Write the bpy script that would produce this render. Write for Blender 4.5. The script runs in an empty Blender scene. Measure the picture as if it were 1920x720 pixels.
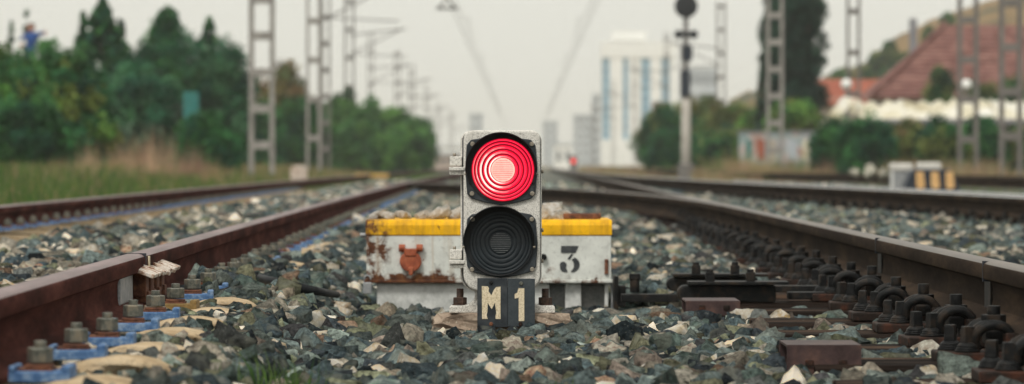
import bpy, bmesh, math, random
import numpy as np
from mathutils import Vector, Matrix, Euler

R = math.radians
random.seed(7)
rng = np.random.default_rng(11)
SC = bpy.context.scene
COL = SC.collection

# ------------------------------------------------------------------ camera
F = 7000.0            # focal length in pixels of the 1920 px wide photograph
CX, HY = 950.0, 308.0  # vanishing point / horizon in photo pixels
ZC = 0.40             # lens height over the sleeper seats
cam = bpy.data.cameras.new('camera')
cam.sensor_width = 36.0
cam.lens = 36.0 * F / 1920.0
cam.shift_x = (960 - CX) / 1920.0
cam.shift_y = (HY - 360) / 1920.0
cam.clip_start = 0.1
cam.clip_end = 9000
cam.dof.use_dof = True
cam.dof.focus_distance = 9.5
cam.dof.aperture_fstop = 5.8
cam.dof.aperture_blades = 9
camo = bpy.data.objects.new('camera', cam)
camo.location = (0, 0, ZC)
camo.rotation_euler = (R(90), 0, 0)
COL.objects.link(camo)
SC.camera = camo

# ------------------------------------------------------------------ sky, sun, exposure
SUN_EL, SUN_AZ = 50.0, 205.0     # azimuth clockwise from +Y (behind the camera, to the left)
w = bpy.data.worlds.new('World')
SC.world = w
w.use_nodes = True
nt = w.node_tree
bg = nt.nodes['Background']
sky = nt.nodes.new('ShaderNodeTexSky')
sky.sky_type = 'NISHITA'
sky.sun_disc = False
sky.sun_elevation = R(SUN_EL)
sky.sun_rotation = R(SUN_AZ)
sky.air_density = 1.0
sky.dust_density = 6.0
over = nt.nodes.new('ShaderNodeVectorMath')      # the even overcast layer
over.operation = 'SCALE'
over.inputs[0].default_value = (1.0, 0.995, 0.905)
over.inputs['Scale'].default_value = 7.3
mx = nt.nodes.new('ShaderNodeMix')
mx.data_type = 'RGBA'
mx.inputs['Factor'].default_value = 0.9
nt.links.new(sky.outputs[0], mx.inputs['A'])
nt.links.new(over.outputs[0], mx.inputs['B'])
nt.links.new(mx.outputs['Result'], bg.inputs['Color'])
bg.inputs['Strength'].default_value = 0.10
sl = bpy.data.lights.new('sun', 'SUN')
sl.energy = 1.5
sl.angle = R(14)
sl.color = (1.0, 0.97, 0.90)
so = bpy.data.objects.new('sun', sl)
az, el = R(SUN_AZ), R(SUN_EL)
sdir = Vector((math.sin(az) * math.cos(el), math.cos(az) * math.cos(el), math.sin(el)))
so.rotation_euler = sdir.to_track_quat('Z', 'Y').to_euler()
so.location = sdir * 50
COL.objects.link(so)
SC.view_settings.view_transform = 'Standard'
SC.view_settings.look = 'None'
SC.view_settings.gamma = 1.0
SC.view_settings.use_curve_mapping = False
SC.view_settings.exposure = 0.30
SC.cycles.use_denoising = True
SC.cycles.max_bounces = 6
SC.cycles.volume_bounces = 3
SC.cycles.caustics_reflective = False
SC.cycles.caustics_refractive = False

# ------------------------------------------------------------------ helpers
def U(px, py, d):
    """point seen at photo pixel (px,py) at distance d"""
    return Vector(((px - CX) * d / F, d, ZC - (py - HY) * d / F))

def G(px, py, z=0.0):
    """point of the level z seen at photo pixel"""
    d = F * (ZC - z) / (py - HY)
    return Vector(((px - CX) * d / F, d, z))

def srgb(r, g, b):
    f = lambda c: (c / 255 / 12.92) if c <= 10 else ((c / 255 + 0.055) / 1.055) ** 2.4
    return (f(r), f(g), f(b), 1.0)

def tag(o, label=None, cat=None, group=None, kind=None):
    if label: o['label'] = label
    if cat: o['category'] = cat
    if group: o['group'] = group
    if kind: o['kind'] = kind
    return o

def empty(name, loc, label=None, cat=None, group=None):
    o = bpy.data.objects.new(name, None)
    o.empty_display_size = 0.05
    o.location = loc
    COL.objects.link(o)
    return tag(o, label, cat, group)

def link(o, parent=None):
    COL.objects.link(o)
    if parent is not None:
        o.parent = parent
    return o

def bev(o, width, seg=2, ang=30):
    m = o.modifiers.new('bevel', 'BEVEL')
    m.width = width; m.segments = seg; m.limit_method = 'ANGLE'; m.angle_limit = R(ang)
    m.harden_normals = False
    return o

class MB:
    def __init__(s): s.v = []; s.f = []; s.m = []; s.sm = []
    def add(s, vs, fs, mi=0, smooth=False):
        o = len(s.v)
        s.v += [tuple(v) for v in vs]
        s.f += [tuple(i + o for i in f) for f in fs]
        s.m += [mi] * len(fs); s.sm += [smooth] * len(fs)
        return s
    def box(s, c, sz, rot=None, mi=0, taper=1.0):
        c = Vector(c); hx, hy, hz = sz[0] / 2, sz[1] / 2, sz[2] / 2
        vs = [Vector((x * hx * (taper if z > 0 else 1), y * hy * (taper if z > 0 else 1), z * hz)) for z in (-1, 1) for x, y in ((-1, -1), (1, -1), (1, 1), (-1, 1))]
        if rot is not None:
            m = rot if isinstance(rot, Matrix) else Euler(rot).to_matrix()
            vs = [m @ v for v in vs]
        return s.add([v + c for v in vs], [(3, 2, 1, 0), (4, 5, 6, 7), (0, 1, 5, 4), (1, 2, 6, 5), (2, 3, 7, 6), (3, 0, 4, 7)], mi)
    def cyl(s, p0, p1, r0, r1=None, n=12, mi=0, smooth=True, caps=True, ph=0.0):
        p0, p1 = Vector(p0), Vector(p1); r1 = r0 if r1 is None else r1
        d = (p1 - p0).normalized()
        a = d.orthogonal().normalized(); b = d.cross(a)
        vs = []
        for p, r in ((p0, r0), (p1, r1)):
            vs += [p + (a * math.cos(ph + 2 * math.pi * i / n) + b * math.sin(ph + 2 * math.pi * i / n)) * r for i in range(n)]
        s.add(vs, [(i, (i + 1) % n, n + (i + 1) % n, n + i) for i in range(n)], mi, smooth)
        if caps:
            s.add(vs, [tuple(range(n))[::-1], tuple(range(n, 2 * n))], mi)
        return s
    def tube(s, pts, r, n=8, mi=0, closed=False):
        pts = [Vector(p) for p in pts]; k = len(pts); vs = []
        rr = r if isinstance(r, (list, tuple)) else [r] * k
        up = None
        for i, p in enumerate(pts):
            if closed: t = pts[(i + 1) % k] - pts[i - 1]
            else: t = pts[min(i + 1, k - 1)] - pts[max(i - 1, 0)]
            t.normalize()
            a = t.orthogonal().normalized() if up is None else (up - t * up.dot(t)).normalized()
            up = a; b = t.cross(a)
            vs += [p + (a * math.cos(2 * math.pi * j / n) + b * math.sin(2 * math.pi * j / n)) * rr[i] for j in range(n)]
        fs = []
        for i in range(k if closed else k - 1):
            i2 = (i + 1) % k
            fs += [(i * n + j, i * n + (j + 1) % n, i2 * n + (j + 1) % n, i2 * n + j) for j in range(n)]
        s.add(vs, fs, mi, True)
        if not closed:
            s.add(vs, [tuple(range(n))[::-1], tuple(range((k - 1) * n, k * n))], mi)
        return s
    def prism(s, poly, fn, h0, h1, mi=0):
        """2D outline (ccw or cw), fn(u,v,h)->world, extruded between h0 and h1"""
        n = len(poly)
        vs = [fn(u, v, h0) for u, v in poly] + [fn(u, v, h1) for u, v in poly]
        return s.add(vs, [tuple(range(n)), tuple(range(n, 2 * n))[::-1]] + [(i, n + i, n + (i + 1) % n, (i + 1) % n) for i in range(n)], mi)
    def lathe(s, prof, c, axis_fn, n=64, mis=None, smooth=True):
        """prof: list of (r,h); axis_fn(a,r,h)->world"""
        for k in range(len(prof) - 1):
            (r0, h0), (r1, h1) = prof[k], prof[k + 1]
            vs = [axis_fn(2 * math.pi * i / n, r0, h0) for i in range(n)] + [axis_fn(2 * math.pi * i / n, r1, h1) for i in range(n)]
            s.add(vs, [(i, (i + 1) % n, n + (i + 1) % n, n + i) for i in range(n)], 0 if mis is None else mis[k], smooth)
        return s
    def mesh(s, name, mats, org=(0, 0, 0)):
        me = bpy.data.meshes.new(name)
        ox, oy, oz = org
        me.from_pydata([(x - ox, y - oy, z - oz) for x, y, z in s.v], [], s.f)
        for m in (mats if isinstance(mats, (list, tuple)) else [mats]): me.materials.append(m)
        me.polygons.foreach_set('material_index', s.m)
        me.polygons.foreach_set('use_smooth', s.sm)
        bm = bmesh.new(); bm.from_mesh(me)
        bmesh.ops.remove_doubles(bm, verts=bm.verts, dist=1e-6)
        bmesh.ops.recalc_face_normals(bm, faces=bm.faces)
        bm.to_mesh(me); bm.free(); me.update()
        return me
    def build(s, name, mats, parent=None, org=None, bevel=0, seg=2, loc=None):
        if org is None:
            org = (0, 0, 0)
            q = parent
            if q is not None:
                org = Vector((0, 0, 0))
                while q is not None:
                    org = org + q.location; q = q.parent
        o = bpy.data.objects.new(name, s.mesh(name, mats, org))
        if parent is None: o.location = org if loc is None else loc
        link(o, parent)
        if bevel: bev(o, bevel, seg)
        return o

def copy_tree(o, parent=None, loc=None):
    c = o.copy(); COL.objects.link(c); c.parent = parent
    if loc is not None: c.location = loc
    for ch in list(o.children): copy_tree(ch, c)
    return c

def fastmesh(name, V, Fc, col=None, mats=(), smooth=False):
    V = np.asarray(V, np.float32); Fc = np.asarray(Fc, np.int32)
    me = bpy.data.meshes.new(name)
    me.vertices.add(len(V)); me.vertices.foreach_set('co', V.ravel())
    k = Fc.shape[1]
    me.loops.add(Fc.size); me.loops.foreach_set('vertex_index', Fc.ravel())
    me.polygons.add(len(Fc)); me.polygons.foreach_set('loop_start', np.arange(len(Fc), dtype=np.int32) * k)
    me.polygons.foreach_set('loop_total', np.full(len(Fc), k, np.int32))
    if smooth: me.polygons.foreach_set('use_smooth', np.ones(len(Fc), bool))
    if col is not None:
        at = me.color_attributes.new('col', 'FLOAT_COLOR', 'POINT')
        c = np.ones((len(V), 4), np.float32); c[:, :3] = col
        at.data.foreach_set('color', c.ravel())
    for m in mats: me.materials.append(m)
    me.update(calc_edges=True)
    return me

# ------------------------------------------------------------------ materials
class NT:
    def __init__(s, name):
        s.mat = bpy.data.materials.new(name); s.mat.use_nodes = True
        s.t = s.mat.node_tree; s.b = s.t.nodes['Principled BSDF']
        s.out = s.t.nodes['Material Output']
    def n(s, typ, **kw):
        nd = s.t.nodes.new(typ)
        for k, v in kw.items():
            if hasattr(nd, k): setattr(nd, k, v)
            else: nd.inputs[k].default_value = v
        return nd
    def l(s, a, b): s.t.links.new(a, b)
    def coord(s, kind='Object', scale=(1, 1, 1), rnd=True):
        tc = s.n('ShaderNodeTexCoord')
        mp = s.n('ShaderNodeMapping'); mp.inputs['Scale'].default_value = scale
        s.l(tc.outputs[kind], mp.inputs['Vector'])
        if rnd:
            oi = s.n('ShaderNodeObjectInfo')
            ml = s.n('ShaderNodeMath', operation='MULTIPLY'); ml.inputs[1].default_value = 37.0
            s.l(oi.outputs['Random'], ml.inputs[0])
            s.l(ml.outputs[0], mp.inputs['Location'])
        return mp.outputs['Vector']
    def noise(s, vec, scale, detail=4, rough=0.6):
        nd = s.n('ShaderNodeTexNoise'); nd.inputs['Scale'].default_value = scale
        nd.inputs['Detail'].default_value = detail; nd.inputs['Roughness'].default_value = rough
        s.l(vec, nd.inputs['Vector'])
        return nd.outputs['Fac']
    def ramp(s, fac, stops, interp='LINEAR'):
        nd = s.n('ShaderNodeValToRGB'); nd.color_ramp.interpolation = interp
        e = nd.color_ramp.elements
        while len(e) < len(stops): e.new(0.5)
        for i, (p, c) in enumerate(stops):
            e[i].position = p; e[i].color = c if len(c) == 4 else (*c, 1)
        s.l(fac, nd.inputs['Fac'])
        return nd.outputs['Color']
    def mix(s, fac, a, b, mode='MIX'):
        nd = s.n('ShaderNodeMix', data_type='RGBA', blend_type=mode)
        for sock, v in ((nd.inputs['Factor'], fac), (nd.inputs['A'], a), (nd.inputs['B'], b)):
            if hasattr(v, 'is_linked') or isinstance(v, bpy.types.NodeSocket): s.l(v, sock)
            else: sock.default_value = v if not isinstance(v, tuple) or len(v) == 4 else (*v, 1)
        return nd.outputs['Result']
    def math(s, op, a, b=None, clamp=False):
        nd = s.n('ShaderNodeMath', operation=op); nd.use_clamp = clamp
        for i, v in enumerate((a, b)):
            if v is None: continue
            if isinstance(v, bpy.types.NodeSocket): s.l(v, nd.inputs[i])
            else: nd.inputs[i].default_value = v
        return nd.outputs[0]
    def bump(s, h, strength, dist):
        nd = s.n('ShaderNodeBump'); nd.inputs['Strength'].default_value = strength; nd.inputs['Distance'].default_value = dist
        s.l(h, nd.inputs['Height']); s.l(nd.outputs[0], s.b.inputs['Normal'])
    def base(s, c):
        if isinstance(c, bpy.types.NodeSocket): s.l(c, s.b.inputs['Base Color'])
        else: s.b.inputs['Base Color'].default_value = c
    def set(s, rough=0.6, metal=0.0, spec=0.5):
        s.b.inputs['Roughness'].default_value = rough; s.b.inputs['Metallic'].default_value = metal
        s.b.inputs['Specular IOR Level'].default_value = spec
        return s

def simple(name, c1, c2, scale=20, rough=0.6, metal=0.0, bump=0.3, bdist=0.002, stretch=(1, 1, 1), lo=0.35, hi=0.65, c3=None, spec=0.4, rnd=True):
    m = NT(name); v = m.coord('Object', stretch, rnd)
    f = m.noise(v, scale)
    st = [(lo, c1), (hi, c2)] if c3 is None else [(lo, c1), ((lo + hi) / 2, c2), (hi, c3)]
    c = m.ramp(f, st)
    f2 = m.noise(v, scale * 6, 3)
    c = m.mix(0.35, c, m.ramp(f2, [(0.3, (0.25, 0.25, 0.25)), (0.7, (0.78, 0.78, 0.78))]), 'OVERLAY')
    m.base(c); m.set(rough, metal, spec)
    if bump: m.bump(m.math('ADD', f, f2), bump, bdist)
    return m.mat

def emis(name, col, strength):
    m = NT(name); m.base((*col[:3], 1)); m.set(0.3)
    m.b.inputs['Emission Color'].default_value = (*col[:3], 1); m.b.inputs['Emission Strength'].default_value = strength
    return m.mat

def stone_mat(name, use_obj):
    m = NT(name)
    if use_obj:
        oi = m.n('ShaderNodeObjectInfo'); src = oi.outputs['Color']
        v = m.coord('Object', (1, 1, 1), True); k = 0.034    # these meshes are unit sized and scaled to about 3.4 cm
    else:
        at = m.n('ShaderNodeAttribute'); at.attribute_name = 'col'; src = at.outputs['Color']
        v = m.coord('Object', (1, 1, 1), False); k = 1.0
    f = m.noise(v, 75 * k, 6, 0.72)
    c = m.mix(0.75, src, m.ramp(f, [(0.34, (0.04, 0.04, 0.04)), (0.5, (0.48, 0.48, 0.48)), (0.66, (0.97, 0.97, 0.95))]), 'OVERLAY')
    f2 = m.noise(v, 190 * k, 3, 0.75)
    c = m.mix(m.ramp(f2, [(0.60, (0, 0, 0)), (0.70, (0.42, 0.42, 0.42))]), c, (0.42, 0.41, 0.36))
    f4 = m.noise(v, 22 * k, 2, 0.5)
    c = m.mix(m.ramp(f4, [(0.56, (0, 0, 0)), (0.68, (0.5, 0.5, 0.5))]), c, (0.24, 0.245, 0.20))
    m.base(c); m.set(0.9, 0, 0.08)
    f3 = m.math('ADD', m.noise(v, 120 * k, 6, 0.8), m.math('MULTIPLY', m.noise(v, 38 * k, 3, 0.6), 1.3))
    m.bump(f3, 1.0, 0.016)
    return m.mat

MAT = {}
MAT['stone_one'] = stone_mat('ballast_stone_single', True)
MAT['stone_all'] = stone_mat('ballast_stone_mass', False)
def leafmat(name, rough=0.6, trans=0.25):
    m = NT(name)
    at = m.n('ShaderNodeAttribute'); at.attribute_name = 'col'
    m.base(at.outputs['Color']); m.set(rough, 0, 0.1)
    tr = m.n('ShaderNodeBsdfTranslucent'); m.l(at.outputs['Color'], tr.inputs['Color'])
    mixs = m.n('ShaderNodeMixShader'); mixs.inputs[0].default_value = trans
    m.l(m.b.outputs[0], mixs.inputs[1]); m.l(tr.outputs[0], mixs.inputs[2]); m.l(mixs.outputs[0], m.out.inputs['Surface'])
    return m.mat
MAT['leaf'] = leafmat('foliage')
MAT['grass'] = leafmat('grass_blades', 0.7, 0.3)
MAT['bark'] = simple('bark', (0.06, 0.045, 0.03), (0.14, 0.11, 0.08), 12, 0.9, bump=0.6, bdist=0.02, stretch=(1, 1, .2))
MAT['rust_rail'] = simple('rusty_rail_steel', (0.026, 0.010, 0.008), (0.062, 0.0205, 0.016), 14, 0.85, 0.0, 0.5, 0.002, (1, .18, 1), c3=(0.115, 0.043, 0.034), lo=.3, hi=.7, spec=0.02, rnd=False)
MAT['rail_top'] = simple('worn_rail_head', (0.11, 0.050, 0.048), (0.22, 0.13, 0.13), 14, 0.38, 0.2, 0.1, 0.0005, (1, .1, 1), rnd=False)
MAT['dark_rail'] = simple('dark_oily_rail_steel', (0.017, 0.0125, 0.0095), (0.032, 0.0225, 0.0165), 12, 0.8, 0.0, 0.4, 0.002, (1, .18, 1), c3=(0.062, 0.041, 0.027), lo=.3, hi=.72, spec=0.02, rnd=False)
MAT['dark_head'] = simple('worn_dark_rail_head', (0.055, 0.036, 0.024), (0.125, 0.088, 0.062), 14, 0.36, 0.25, 0.1, 0.0005, (1, .1, 1), rnd=False)
MAT['shiny_head'] = simple('polished_rail_head', (0.46, 0.45, 0.45), (0.62, 0.61, 0.60), 10, 0.25, 0.8, 0.05, 0.0005, (1, .1, 1), rnd=False)
MAT['oily'] = simple('black_greasy_iron', (0.005, 0.0055, 0.006), (0.011, 0.0115, 0.012), 30, 0.5, 0.0, 0.5, 0.003, c3=(0.032, 0.023, 0.017), spec=0.15)
MAT['oily_rust'] = simple('greasy_rusty_iron', (0.013, 0.011, 0.010), (0.028, 0.020, 0.017), 25, 0.6, 0.0, 0.4, 0.002, c3=(0.07, 0.030, 0.020), spec=0.06)
MAT['blue'] = simple('blue_plastic_pad', (0.045, 0.105, 0.24), (0.08, 0.165, 0.33), 60, 0.65, 0, 0.3, 0.001, c3=(0.20, 0.29, 0.43), spec=0.2)
MAT['nut'] = simple('dull_steel_nut', (0.07, 0.075, 0.065), (0.15, 0.15, 0.125), 60, 0.5, 0.45, 0.3, 0.001, c3=(0.22, 0.19, 0.14))
MAT['rust'] = simple('brown_rust', (0.07, 0.028, 0.018), (0.15, 0.06, 0.035), 50, 0.8, 0.1, 0.5, 0.001, c3=(0.24, 0.10, 0.05))
MAT['mustard'] = simple('mustard_pad', (0.16, 0.10, 0.03), (0.26, 0.17, 0.06), 40, 0.7)
MAT['wood'] = simple('weathered_creosote_timber', (0.006, 0.005, 0.0045), (0.024, 0.017, 0.014), 14, 0.75, 0, 0.9, 0.008, (.12, 1, 1), c3=(0.095, 0.060, 0.041), spec=0.02)

def concrete(name, c1, c2, c3, agg=140):
    m = NT(name); v = m.coord()
    f = m.noise(v, 9, 5); c = m.ramp(f, [(0.3, c1), (0.5, c2), (0.7, c3)])
    vo = m.n('ShaderNodeTexVoronoi'); vo.inputs['Scale'].default_value = agg; m.l(v, vo.inputs['Vector'])
    c = m.mix(m.ramp(m.noise(v, 60, 4, .7), [(0.54, (0, 0, 0)), (0.66, (.6, .6, .6))]), c, (0.17, 0.125, 0.085))
    c = m.mix(m.ramp(vo.outputs['Distance'], [(0.15, (.65, .65, .65)), (0.32, (0, 0, 0))]), c, m.mix(m.ramp(m.noise(v, 200, 1), [(.35, (0, 0, 0)), (.65, (1, 1, 1))]), (0.16, 0.13, 0.10), (0.62, 0.55, 0.44)), 'MIX')
    m.base(c); m.set(0.9, 0, 0.05)
    m.bump(m.math('ADD', m.noise(v, 45, 5, .7), m.math('MULTIPLY', vo.outputs['Distance'], 0.5)), 0.7, 0.006)
    return m.mat
MAT['sleeper'] = concrete('tan_concrete', (0.30, 0.205, 0.115), (0.48, 0.36, 0.225), (0.62, 0.49, 0.33), 110)
MAT['footing'] = concrete('rough_footing_concrete', (0.20, 0.145, 0.105), (0.32, 0.245, 0.19), (0.46, 0.37, 0.29), 90)

def cast_grey():
    m = NT('speckled_cast_grey_paint'); v = m.coord(rnd=False)
    f = m.noise(v, 8, 3)
    c = m.ramp(f, [(0.3, (0.66, 0.64, 0.59)), (0.7, (0.84, 0.815, 0.76))])
    d = m.noise(v, 420, 3, .7)
    c = m.mix(m.ramp(d, [(0.50, (0, 0, 0)), (0.60, (.7, .7, .7))]), c, (0.13, 0.12, 0.11))
    dd = m.noise(v, 150, 4, .7)
    c = m.mix(m.ramp(dd, [(0.54, (0, 0, 0)), (0.66, (.55, .55, .55))]), c, (0.20, 0.18, 0.155))
    m.base(c); m.set(0.6, 0, 0.4); m.bump(d, 0.35, 0.001)
    return m.mat
MAT['cast'] = cast_grey()
MAT['black_plate'] = simple('faded_black_paint', (0.014, 0.019, 0.025), (0.026, 0.033, 0.04), 25, 0.5, 0, 0.2, 0.001, rnd=False, c3=(0.045, 0.052, 0.058))
MAT['slate_plate'] = simple('faded_slate_paint', (0.030, 0.040, 0.048), (0.045, 0.056, 0.064), 25, 0.55, 0, 0.2, 0.001, rnd=False)
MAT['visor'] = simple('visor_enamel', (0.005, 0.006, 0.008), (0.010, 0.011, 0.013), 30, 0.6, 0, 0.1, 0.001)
MAT['letter'] = simple('worn_cream_reflective', (0.50, 0.40, 0.25), (0.72, 0.61, 0.43), 260, 0.7, 0, 0.3, 0.001, c3=(0.80, 0.70, 0.52))
MAT['screw'] = simple('dull_screw', (0.22, 0.19, 0.15), (0.38, 0.34, 0.28), 200, 0.45, 0.6, 0.1)
MAT['thread'] = simple('rusty_thread', (0.035, 0.022, 0.018), (0.09, 0.05, 0.035), 90, 0.6, 0.3, 0.4, 0.001)
MAT['gasket'] = simple('dark_gasket', (0.012, 0.015, 0.022), (0.025, 0.03, 0.04), 30, 0.6, bump=0)

def boxpaint(name, white, yellow=False):
    """paint on sheet steel with rust along the left and lower edges, runs and chips (object space metres)"""
    m = NT(name); tc = m.n('ShaderNodeTexCoord'); v = tc.outputs['Object']
    sp = m.n('ShaderNodeSeparateXYZ'); m.l(v, sp.inputs[0])
    x, z = sp.outputs['X'], sp.outputs['Z']
    f = m.noise(v, 10, 5, .65)
    c = m.ramp(f, [(0.32, tuple(w * .72 for w in white)), (0.5, white), (0.7, tuple(min(1, w * 1.18) for w in white))])
    sm = m.noise(v, 70, 4, .7)
    c = m.mix(m.ramp(sm, [(0.56, (0, 0, 0)), (0.68, (.6, .6, .6))]), c, tuple(w * .45 for w in white))
    # edges: left end and bottom lip
    lft = m.math('MULTIPLY', m.math('SUBTRACT', -0.30, x), 9.0)
    bot = m.math('MULTIPLY', m.math('SUBTRACT', 0.040, z), 22.0)
    lr = m.math('MULTIPLY', m.math('SUBTRACT', 0.16, x), 2.6)
    edge = m.math('MAXIMUM', m.math('MULTIPLY', lft, 0.65), m.math('MULTIPLY', bot, m.math('MINIMUM', m.math('MAXIMUM', lr, 0.35), 1.0)))
    big = m.noise(v, 16, 5, .7)
    k = m.math('ADD', edge, m.math('MULTIPLY', m.math('SUBTRACT', big, 0.5), 2.6))
    # vertical runs on the left half
    mp = m.n('ShaderNodeMapping'); mp.inputs['Scale'].default_value = (20, 1, 1.6); m.l(v, mp.inputs[0])
    run = m.noise(mp.outputs[0], 1.0, 3, .5)
    runs = m.math('MULTIPLY', m.ramp(run, [(0.55, (0, 0, 0)), (0.66, (1, 1, 1))]), m.ramp(m.math('ADD', m.math('MULTIPLY', x, -3.0), -0.05), [(0.2, (0, 0, 0)), (0.5, (1, 1, 1))]))
    c = m.mix(m.math('MULTIPLY', runs, 0.55), c, (0.34, 0.19, 0.06))
    rc = m.ramp(m.noise(v, 40, 4), [(0.3, (0.045, 0.018, 0.010)), (0.55, (0.12, 0.045, 0.02)), (0.75, (0.27, 0.13, 0.045))])
    c = m.mix(m.ramp(k, [(0.22, (0, 0, 0)), (0.42, (.35, .35, .35)), (0.60, (1, 1, 1))]), c, rc)
    chips = m.noise(v, 26, 3, .6)
    c = m.mix(m.ramp(chips, [(0.66 if yellow else 0.71, (0, 0, 0)), (0.70 if yellow else 0.735, (.9, .9, .9))]), c, rc)
    if yellow:
        mp2 = m.n('ShaderNodeMapping'); mp2.inputs['Scale'].default_value = (34, 4, 3); m.l(v, mp2.inputs[0])
        c = m.mix(m.ramp(m.noise(mp2.outputs[0], 1.0, 4, .6), [(0.48, (0, 0, 0)), (0.70, (.6, .6, .6))]), c, (0.42, 0.20, 0.02))
    m.base(c); m.set(0.6, 0, 0.2); m.bump(m.noise(v, 50, 4), 0.25, 0.002)
    return m.mat
MAT['box_white'] = boxpaint('grimy_white_paint', (0.64, 0.655, 0.62))
MAT['box_yellow'] = boxpaint('chipped_yellow_paint', (0.86, 0.46, 0.008), True)
MAT['box_base'] = simple('limewashed_base', (0.44, 0.45, 0.44), (0.60, 0.61, 0.595), 12, 0.8, 0, 0.4, 0.003, c3=(0.68, 0.68, 0.66), rnd=False)
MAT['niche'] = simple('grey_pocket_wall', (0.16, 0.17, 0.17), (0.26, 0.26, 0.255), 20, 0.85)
MAT['orange'] = simple('red_lead_paint', (0.22, 0.05, 0.022), (0.32, 0.075, 0.03), 40, 0.6, 0, 0.3, 0.001, c3=(0.38, 0.11, 0.05))
MAT['stencil'] = simple('worn_black_stencil', (0.03, 0.035, 0.04), (0.06, 0.065, 0.068), 60, 0.8, bump=0)
MAT['hose'] = simple('black_rubber', (0.008, 0.009, 0.011), (0.016, 0.018, 0.020), 40, 0.6, bump=0.2, spec=0.2)
MAT['pale_end'] = simple('pale_cap', (0.45, 0.42, 0.36), (0.62, 0.58, 0.5), 30, 0.7)
MAT['zinc'] = simple('zinc_grey', (0.20, 0.215, 0.23), (0.30, 0.31, 0.32), 30, 0.5, 0.2, 0.3, 0.001, c3=(0.36, 0.36, 0.36))
MAT['flake'] = simple('flaking_white_over_rust', (0.20, 0.07, 0.03), (0.50, 0.36, 0.27), 38, 0.8, 0, 0.6, 0.003, lo=.38, hi=.55, c3=(0.66, 0.60, 0.54))
MAT['galv'] = simple('weathered_galvanised_mast', (0.22, 0.205, 0.19), (0.36, 0.34, 0.315), 6, 0.6, 0.15, 0.1, 0.002)
MAT['galv_dark'] = simple('dark_mast_steel', (0.13, 0.12, 0.115), (0.20, 0.185, 0.17), 6, 0.6, 0.15, 0.1, 0.002)
MAT['wire'] = simple('overhead_wire', (0.20, 0.20, 0.19), (0.28, 0.27, 0.26), 6, 0.6, 0.2, 0)
MAT['lamp_black'] = simple('signal_black', (0.012, 0.014, 0.018), (0.022, 0.025, 0.03), 10, 0.55, bump=0)
MAT['pole'] = simple('pale_concrete_post', (0.36, 0.33, 0.29), (0.50, 0.465, 0.42), 6, 0.85)
MAT['white_wall'] = simple('white_render', (0.84, 0.84, 0.81), (0.90, 0.90, 0.87), .15, 0.8, bump=0)
MAT['glass_blue'] = simple('blue_glazing', (0.11, 0.29, 0.42), (0.16, 0.38, 0.52), .3, 0.2, 0, 0, spec=0.6)
MAT['far_grey'] = simple('grey_facade', (0.42, 0.46, 0.50), (0.50, 0.54, 0.57), .2, 0.8, bump=0)
MAT['far_tan'] = simple('tan_facade', (0.42, 0.33, 0.27), (0.52, 0.42, 0.36), .2, 0.8, bump=0)
MAT['dark_win'] = simple('dark_window', (0.03, 0.045, 0.06), (0.05, 0.07, 0.09), .5, 0.15, 0, 0)
MAT['tile_pink'] = simple('old_clay_tile', (0.13, 0.058, 0.050), (0.20, 0.095, 0.083), 1.6, 0.85, 0, 0.3, 0.02, c3=(0.28, 0.15, 0.125), spec=0.1)
MAT['tile_red'] = simple('red_clay_tile', (0.27, 0.07, 0.04), (0.36, 0.105, 0.06), 1.6, 0.85, 0, 0.3, 0.02)
MAT['plaster'] = simple('cream_plaster', (0.38, 0.33, 0.27), (0.5, 0.44, 0.36), 1, 0.85, bump=0.1)
MAT['sheet'] = simple('weathered_white_sheet', (0.42, 0.36, 0.22), (0.66, 0.61, 0.46), .8, 0.55, 0, 0.2, 0.02, c3=(0.78, 0.76, 0.70))
MAT['shed_grey'] = simple('grey_fascia', (0.17, 0.17, 0.19), (0.25, 0.25, 0.27), 2, 0.7)
MAT['teal'] = simple('teal_sheet', (0.02, 0.14, 0.13), (0.035, 0.20, 0.18), 2, 0.6)
MAT['yellow'] = simple('yellow_lid', (0.62, 0.36, 0.07), (0.74, 0.46, 0.12), 6, 0.6)
MAT['stripe'] = simple('orange_stripe', (0.62, 0.36, 0.14), (0.76, 0.48, 0.22), 14, 0.6)
MAT['black_blue'] = simple('blue_black_cover', (0.012, 0.018, 0.03), (0.022, 0.03, 0.045), 14, 0.5)
MAT['skin'] = simple('skin', (0.42, 0.21, 0.15), (0.5, 0.26, 0.19), 10, 0.6, bump=0)
MAT['blue_cloth'] = simple('blue_work_cloth', (0.012, 0.05, 0.19), (0.02, 0.075, 0.26), 8, 0.85, bump=0.1)
MAT['hair'] = simple('dark_hair', (0.03, 0.02, 0.015), (0.05, 0.035, 0.025), 30, 0.7, bump=0)

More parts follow.
